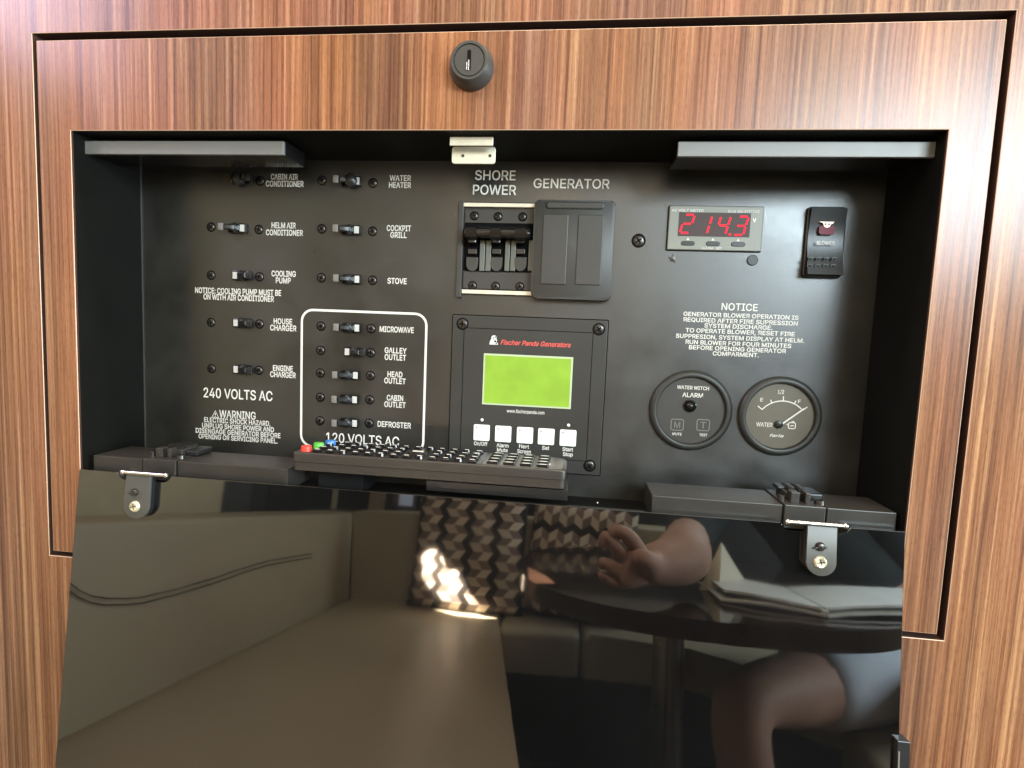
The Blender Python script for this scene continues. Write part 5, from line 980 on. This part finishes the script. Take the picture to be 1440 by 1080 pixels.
# double stitched seam across the left backrest
for dz in (0, -.012):
    bm = bmesh.new(); P_ = []
    for px, py in ((97, 820), (112, 831), (130, 838), (150, 841.5), (175, 842), (200, 840), (250, 828), (300, 813), (340, 799), (375, 789), (410, 783), (438, 779)):
        o, d = refl(px, py); 
        # meet the leaning backrest face
        nrm = (Vector((-.375, -1.70, .40))-Vector((-.45, -.10, .40))).cross(Vector((-.50, -.10, .81))-Vector((-.45, -.10, .40))).normalized()
        t = (Vector((-.45, -.10, .40))-o).dot(nrm)/d.dot(nrm); q = o+d*t
        q += nrm*(0.0015 if nrm.x > 0 else -0.0015); P_.append(q+Vector((0, 0, dz)))
    for a, b in zip(P_, P_[1:]): tube(bm, a, b, .0013, n=6)
    new('stitched_seam', bm, THREAD, sofa, (-.42, -.9, .6))

# pillows with a tumbling-block weave
def cube_fabric(name, flip=False, cell=.034):
    m = mat(name, (.2, .17, .13), .85, spec=.2); b = m.node_tree.nodes['Principled BSDF']
    tc = nd(m, 'ShaderNodeTexCoord'); sep = nd(m, 'ShaderNodeSeparateXYZ'); lk(m, tc.outputs['Object'], sep.inputs[0])
    U, V = (sep.outputs[2], sep.outputs[0]) if flip else (sep.outputs[0], sep.outputs[2])
    def M(op, a, b_=None):
        n = nd(m, 'ShaderNodeMath', operation=op)
        for i, v in enumerate((a, b_)):
            if v is None: continue
            if isinstance(v, (int, float)): n.inputs[i].default_value = v
            else: lk(m, v, n.inputs[i])
        return n.outputs[0]
    v = M('DIVIDE', V, cell*1.75); fr = M('FRACT', M('ADD', v, 50.0)); zig = M('ABSOLUTE', M('SUBTRACT', fr, .5))
    u = M('ADD', M('DIVIDE', U, cell), M('ADD', M('MULTIPLY', zig, 1.25), 30.0))
    cm = M('MODULO', u, 3.0)
    half = M('GREATER_THAN', fr, .5)
    dark = M('LESS_THAN', cm, .85)
    colB = M('MULTIPLY', M('GREATER_THAN', cm, .85), M('LESS_THAN', cm, 1.95))
    t = M('ADD', M('MULTIPLY', colB, M('ADD', .22, M('MULTIPLY', half, .55))), M('MULTIPLY', M('GREATER_THAN', cm, 1.95), M('SUBTRACT', .95, M('MULTIPLY', half, .55))))
    t = M('MULTIPLY', t, M('SUBTRACT', 1.0, dark))
    r = nd(m, 'ShaderNodeValToRGB'); cr = r.color_ramp; cr.interpolation = 'CONSTANT'
    st = [(0, (.028, .022, .017)), (.15, (.17, .125, .095)), (.35, (.23, .16, .13)), (.6, (.52, .43, .31)), (.9, (.64, .54, .41))]
    while len(cr.elements) < len(st): cr.elements.new(.5)
    for e, (p, c_) in zip(cr.elements, st): e.position = p; e.color = (*c_, 1)
    lk(m, t, r.inputs[0]); lk(m, r.outputs[0], b.inputs['Base Color'])
    n = nd(m, 'ShaderNodeTexNoise'); n.inputs['Scale'].default_value = 900; lk(m, tc.outputs['Object'], n.inputs['Vector'])
    bp = nd(m, 'ShaderNodeBump'); bp.inputs['Strength'].default_value = .4; bp.inputs['Distance'].default_value = .002; lk(m, n.outputs['Fac'], bp.inputs['Height']); lk(m, bp.outputs[0], b.inputs['Normal'])
    return m
def pillow(name, loc, wx, wz, th, rot, mt, label, dents=0):
    bm = bmesh.new(); n = 26; G = {}
    for s in (-1, 1):
        for i in range(n+1):
            for j in range(n+1):
                u, v = i/n*2-1, j/n*2-1
                e = (1-abs(u)**2.6)*(1-abs(v)**2.6); hgt = th/2*e**.42 if e > 0 else 0
                pin = 1-.045*(abs(u)**2)*(1-abs(v)**4)*0 - .03*((1-abs(v)**2)*abs(u)**6)
                pin2 = 1-.03*((1-abs(u)**2)*abs(v)**6)
                wob = .004*math.sin(5*u+3*v+dents)*e
                if s == 1 and (i in (0, n) or j in (0, n)): G[(s, i, j)] = G[(-1, i, j)]; continue
                G[(s, i, j)] = bm.verts.new((u*wx/2*pin, s*(hgt+wob), (v+1)*wz/2*pin2))
    for s in (-1, 1):
        for i in range(n):
            for j in range(n):
                q = [G[(s, i, j)], G[(s, i+1, j)], G[(s, i+1, j+1)], G[(s, i, j+1)]]
                if len(set(q)) > 2: bm.faces.new(q if s == 1 else q[::-1])
    o = new(name, bm, mt, None, None, True); o.location = loc; o.rotation_euler = rot
    return tag(o, label, 'cushion', 'patterned cushions on the settee')
pillow('throw_pillow', (.075, -1.655, .422), .43, .45, .13, (D2R(9), 0, D2R(1)), cube_fabric('block_weave'), 'patterned cushion with a bright patch of sun, leaning on the settee backrest')
pillow('throw_pillow', (.475, -1.66, .424), .40, .42, .12, (D2R(12), D2R(3), D2R(8)), cube_fabric('block_weave_turned', True), 'patterned cushion in shade behind the table, leaning on the backrest', 2)

# table
tb = thing('table', (.74, -1.15, 0), 'dark glossy table with rounded corners on a metal post, mirrored in the door', 'table')
def table_outline(s=1.0):
    out = []
    for i in range(96):
        a = 2*math.pi*i/96; c_, s_ = math.cos(a), math.sin(a); e = 2/2.5
        out.append((.76+.44*s*math.copysign(abs(c_)**e, c_), -1.12+.475*s*math.copysign(abs(s_)**e, s_)))
    return out
TABM = add_noise(mat('dark_lacquer', (0.020, 0.010, 0.006), 0.07, spec=.6), 40, 0, 0, .3, .02)
bm = bmesh.new(); slab(bm, table_outline(), .662, .70, .009); new('tabletop', bm, TABM, tb, (.76, -1.12, .662), 50)
bm = bmesh.new(); tube(bm, (.70, -1.05, .0), (.70, -1.05, .661), .038, n=32); new('post', bm, add_noise(mat('anodised_post', (.35, .33, .28), .3, metal=.9), 300, .03, .0005, .1, .05), tb, (.70, -1.05, 0), 40)
bm = bmesh.new(); tube(bm, (.70, -1.05, .30), (.70, -1.05, .655), .0395, n=6); new('post_sleeve', bm, add_noise(mat('anodised_sleeve', (.20, .19, .16), .35, metal=.9), 300, .03, .0005, .1, .05), tb, (.70, -1.05, .3))
bm = bmesh.new(); tube(bm, (.70, -1.05, .002), (.70, -1.05, .016), .16, .15, n=40); new('foot_plate', bm, STEEL, tb, (.70, -1.05, 0), 40)
# papers on the table
PAPER = add_noise(mat('magazine_paper', (.62, .64, .60), .45), 30, 0, 0, .12, 0)
PAPER2 = mat('cream_paper', (.62, .60, .47), .6)
def sheet_pages(name, x0, x1, y0, y1, z, hts, th, mt, parent):
    bm = bmesh.new(); n = len(hts)-1
    rows = []
    ya, yb_ = y1
    for yy in (-y0, 0):
        for dz in (0, th): rows.append([bm.verts.new((x0+(x1-x0)*i/n, ya+(yb_-ya)*i/n+yy, z+hts[i]+dz)) for i in range(n+1)])
    a, b, c_, d_ = rows
    for i in range(n):
        for q in ((a[i], a[i+1], c_[i+1], c_[i]), (b[i], d_[i], d_[i+1], b[i+1]), (a[i], b[i], b[i+1], a[i+1]), (c_[i], c_[i+1], d_[i+1], d_[i])): bm.faces.new(q)
    bm.faces.new((a[0], c_[0], d_[0], b[0])); bm.faces.new((a[n], b[n], d_[n], c_[n]))
    return new(name, bm, mt, parent, (x0, ya, z), 50)
A_ = rz(1012, 845, .702); B_ = rz(1163, 868, .702); C_ = rz(1275, 864, .702)
mg = thing('open_magazine', ((A_.x+C_.x)/2, B_.y, .702), 'open magazine with curling pages lying on the dark table', 'magazine')
sheet_pages('lower_pages', A_.x, B_.x, .20, (A_.y, B_.y), .7012, [0, .002, .004, .005, .005, .004, .002, 0], .004, PAPER, mg)
sheet_pages('lower_pages', B_.x+.003, C_.x+.12, .20, (B_.y, C_.y-.02), .7012, [0, .003, .004, .005, .005, .004, .002, 0], .004, PAPER, mg)
sheet_pages('upper_pages', A_.x+.012, B_.x-.002, .20, (A_.y-.012, B_.y-.012), .7120, [.006, .007, .007, .006, .005, .003, .001, 0], .005, PAPER, mg)
sheet_pages('upper_pages', B_.x+.004, C_.x+.12, .20, (B_.y-.012, C_.y-.032), .7120, [0, .003, .005, .006, .006, .005, .004, .003], .005, PAPER, mg)
bm = bmesh.new(); box(bm, B_.x-.004, B_.x+.006, B_.y-.19, B_.y-.004, .7012, .7125, .0008); new('spine', bm, PAPER, mg, (B_.x, B_.y, .70))
a, b, c_, d_ = ry(1014, 762, -.98), ry(1046, 815, -.98), ry(1010, 846, -.90), ry(982, 830, -.94)
bm = bmesh.new(); vs = [bm.verts.new(p) for p in (a, b, c_, d_)]; f = bm.faces.new(vs)
r = bmesh.ops.extrude_face_region(bm, geom=[f]); bmesh.ops.translate(bm, verts=[v for v in r['geom'] if isinstance(v, bmesh.types.BMVert)], vec=(0, -.001, 0))
tag(new('paper_sheet', bm, PAPER2, None, b), 'pale folded sheet of paper standing behind the elbow on the table', 'paper')
# things on the ledge behind the settee
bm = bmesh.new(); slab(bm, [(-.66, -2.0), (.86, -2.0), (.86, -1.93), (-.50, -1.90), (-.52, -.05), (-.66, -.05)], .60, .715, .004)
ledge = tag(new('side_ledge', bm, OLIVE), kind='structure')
a = ry(300, 679, -1.25)
nk = thing('dark_locker', (-.56, -1.5, .70), 'dark locker front behind the left backrest of the settee', 'locker')
bm = bmesh.new(); yl = -(lambda o, d: o.y + d.y*((-.60-o.x)/d.x))(*refl(352, 706))
slab(bm, [(-.655, -1.95), (-.60, -1.95), (-.60, -yl), (-.655, -yl+.06)], .716, 1.15, .004); new('locker_body', bm, DWALL, nk, (-.6, -1.5, .71))
bm = bmesh.new(); slab(bm, [(-.599, -1.90), (-.595, -1.90), (-.595, -yl-.10), (-.599, -yl-.10)], .74, 1.12, .002); new('locker_door', bm, PLASTIC, nk, (-.55, -1.5, .71))
bm = bmesh.new(); x0 = ry(519, 700, -1.95).x; x1 = ry(538, 700, -1.95).x; slab(bm, [(x0, -1.99), (x1, -1.99), (x1, -1.95), (x0, -1.95)], .716, 1.6, .003)
tag(new('pillar', bm, LEATHB), 'pale pillar rising behind the settee corner, beside the first cushion', 'pillar')
x0 = ry(560, 700, -1.95).x; x1 = ry(580, 700, -1.95).x; z0 = ry(570, 712, -1.95).z; z1 = ry(570, 694, -1.95).z
pf = thing('small_framed_window', ((x0+x1)/2, -1.97, z0), 'little pale blue window in the dark wall, left of the first cushion', 'window')
bm = bmesh.new(); box(bm, x0-.03, x1+.008, -1.985, -1.965, z0-.012, z1+.06, .002); new('window_frame', bm, mat('reddish_frame', (.10, .05, .045), .4), pf, (x0, -1.97, z0))
bm = bmesh.new(); box(bm, x0, x1, -1.964, -1.962, z0, z1+.05, 0); new('pane', bm, mat('daylight_pane', (.3, .35, .4), .3, emit=(.55, .65, .8), es=1.1), pf, (x0, -1.964, z0))

# ------------------------------------------------------------------ person at the table
SKIN = add_noise(mat('skin', (.38, .225, .155), .60, spec=.4), 700, .15, .0006, .12, .05, rscale=18)
SHIRT = add_noise(mat('dark_shirt', (.020, .026, .028), .85, spec=.2), 500, .3, .001, .1)
SHORTS = add_noise(mat('grey_shorts', (.56, .62, .68), .8, spec=.2), 600, .3, .001, .06)
per = thing('person', (1.1, -1.35, SZ), 'person in dark shirt and grey shorts seated at the table, one closed hand on it', 'person')
def skin_obj(name, chains, mt, parent, sub_=2):
    bm = bmesh.new(); lay = None; rad = []
    vmap = {}
    def V(p):
        key = tuple(round(c, 4) for c in p[:3])
        if key not in vmap: vmap[key] = bm.verts.new(p[:3]); rad.append((vmap[key], p[3], p[4] if len(p) > 4 else p[3]))
        return vmap[key]
    for ch in chains:
        for p, q in zip(ch, ch[1:]):
            a, b = V(p), V(q)
            if bm.edges.get((a, b)) is None: bm.edges.new((a, b))
    bm.verts.index_update(); me = bpy.data.meshes.new(name); bm.to_mesh(me)
    o = bpy.data.objects.new(name, me); COL.objects.link(o)
    md = o.modifiers.new('s', 'SKIN'); md.use_smooth_shade = True
    for i, (v, r1, r2) in enumerate(rad):
        me.skin_vertices[0].data[v.index].radius = (r1, r2)
    me.skin_vertices[0].data[0].use_root = True
    bm.free()
    s = o.modifiers.new('d', 'SUBSURF'); s.levels = s.render_levels = sub_
    dg = bpy.context.evaluated_depsgraph_get(); dg.update()
    m2 = bpy.data.meshes.new_from_object(o.evaluated_get(dg)); bpy.data.objects.remove(o)
    m2.name = name; m2.materials.clear(); m2.materials.append(mt)
    for p in m2.polygons: p.use_smooth = True
    o = bpy.data.objects.new(name, m2); COL.objects.link(o)
    if parent: o.parent = parent; o.location = -WORLD[parent.name]
    WORLD[o.name] = Vector((0, 0, 0)); return o
def vq(px, py, dd, y):              # a point seen in the door at a photo pixel, dd nearer to the viewer
    o, d = refl(px, py); t = (y-o.y)/d.y; return o + d*(t-dd)
EL = vq(963, 779, 0, -.84); WR = vq(922, 800, 0, -.78); HC = vq(886, 796, 0, -.73); ED = refl(963, 779)[1]
KN = vq(1038, 985, 0, -.86); MT = vq(1150, 962, 0, -1.02); HP = vq(1275, 945, 0, -1.20)
pel = (HP.x+.05, HP.y-.12, HP.z+.02, .15, .13)
chain_t = [pel, (1.26, -1.43, .70, .15, .12), (1.20, -1.46, .86, .18, .13), (1.15, -1.46, 1.00, .15, .11), (1.13, -1.45, 1.08, .055), (1.12, -1.43, 1.16, .075), (1.11, -1.41, 1.24, .085, .095), (1.11, -1.41, 1.31, .06)]
SH = (.93, -1.33, .98)
armL = [(1.15, -1.46, 1.00, .15, .11), (*SH, .062), (EL.x+ED.x*.24+.01, EL.y+ED.y*.24, EL.z+.03, .050), (EL.x+ED.x*.08, EL.y+ED.y*.08, EL.z, .060), (EL.x, EL.y, EL.z, .066), (EL.x-.03, EL.y+.035, EL.z-.018, .056), (*WR, .046), (*HC, .036)]
armR = [(1.15, -1.46, 1.00, .15, .11), (1.33, -1.44, .96, .062), (1.46, -1.42, .74, .05), (1.44, -1.28, .60, .042), (1.40, -1.18, .58, .030)]
legL = [pel, (HP.x, HP.y, HP.z, .105), (*MT, .092), (*KN, .070), (KN.x-.004, KN.y+.03, KN.z-.07, .060), (KN.x+.03, KN.y+.01, .28, .056), (KN.x+.06, KN.y-.02, .12, .038), (KN.x+.07, KN.y-.03, .05, .038), (KN.x+.0, KN.y+.06, .03, .035), (KN.x-.04, KN.y+.12, .02, .025)]
legR = [pel, (HP.x+.19, HP.y+.02, HP.z, .10), (MT.x+.28, MT.y+.02, MT.z, .085), (KN.x+.45, KN.y-.02, KN.z, .068), (KN.x+.45, KN.y+.02, KN.z-.08, .056), (1.26, -.88, .25, .052), (1.27, -.92, .08, .036), (1.25, -.85, .03, .034), (1.24, -.76, .02, .025)]
# fingers of the closed hand resting on the table
fing = []
for ch in (((897, 772, .006, .0175), (884, 753, .020, .0165), (866, 742, .024, .0155), (856, 757, .020, .0135)),
           ((878, 788, .008, .0165), (864, 765, .022, .0160), (850, 750, .022, .0145), (848, 772, .018, .0130)),
           ((874, 808, .008, .0160), (858, 796, .024, .0155), (844, 787, .022, .0140), (850, 803, .022, .0125)),
           ((868, 820, .006, .0150), (854, 814, .018, .0140), (842, 806, .018, .0125), (852, 819, .020, .0110))):
    fing.append([(*HC, .036)]+[(*vq(a, b, c_, -.73), r) for a, b, c_, r in ch])
fing.append([(*HC, .036), (*vq(869, 790, .004, -.73), .031)])
fing.append([(*WR, .046)]+[(*vq(a, b, c_, -.73), r) for a, b, c_, r in ((914, 792, .034, .021), (904, 782, .046, .0185), (888, 784, .050, .0155))])
skin_obj('body', [chain_t, armL, armR, legL, legR]+fing, SKIN, per)
skin_obj('shirt', [[(pel[0], pel[1], pel[2]+.06, .175, .15), (1.26, -1.43, .72, .175, .14), (1.20, -1.46, .86, .20, .145), (1.15, -1.46, 1.00, .165, .12), (1.13, -1.45, 1.06, .07)],
                   [(1.15, -1.46, 1.00, .165, .12), (.93, -1.33, .985, .085), (EL.x+ED.x*.24+.01, EL.y+ED.y*.24, EL.z+.03, .066), (EL.x+ED.x*.13+.004, EL.y+ED.y*.13, EL.z+.004, .062)],
                   [(1.15, -1.46, 1.00, .165, .12), (1.33, -1.44, .965, .08), (1.46, -1.42, .74, .065), (1.44, -1.28, .60, .056), (1.41, -1.20, .585, .046)]], SHIRT, per)
HM = vq(1128, 966, 0, -.985)
skin_obj('shorts', [[(pel[0], pel[1], pel[2]+.08, .17, .145), (pel[0], pel[1], pel[2], .18, .155), (HP.x, HP.y, HP.z+.005, .125), (MT.x+.02, MT.y-.02, MT.z+.004, .114), (HM.x, HM.y, HM.z+.003, .112)],
                    [(pel[0], pel[1], pel[2], .18, .155), (HP.x+.19, HP.y+.02, HP.z, .125), (MT.x+.28, MT.y+.02, MT.z, .108)]], SHORTS, per)
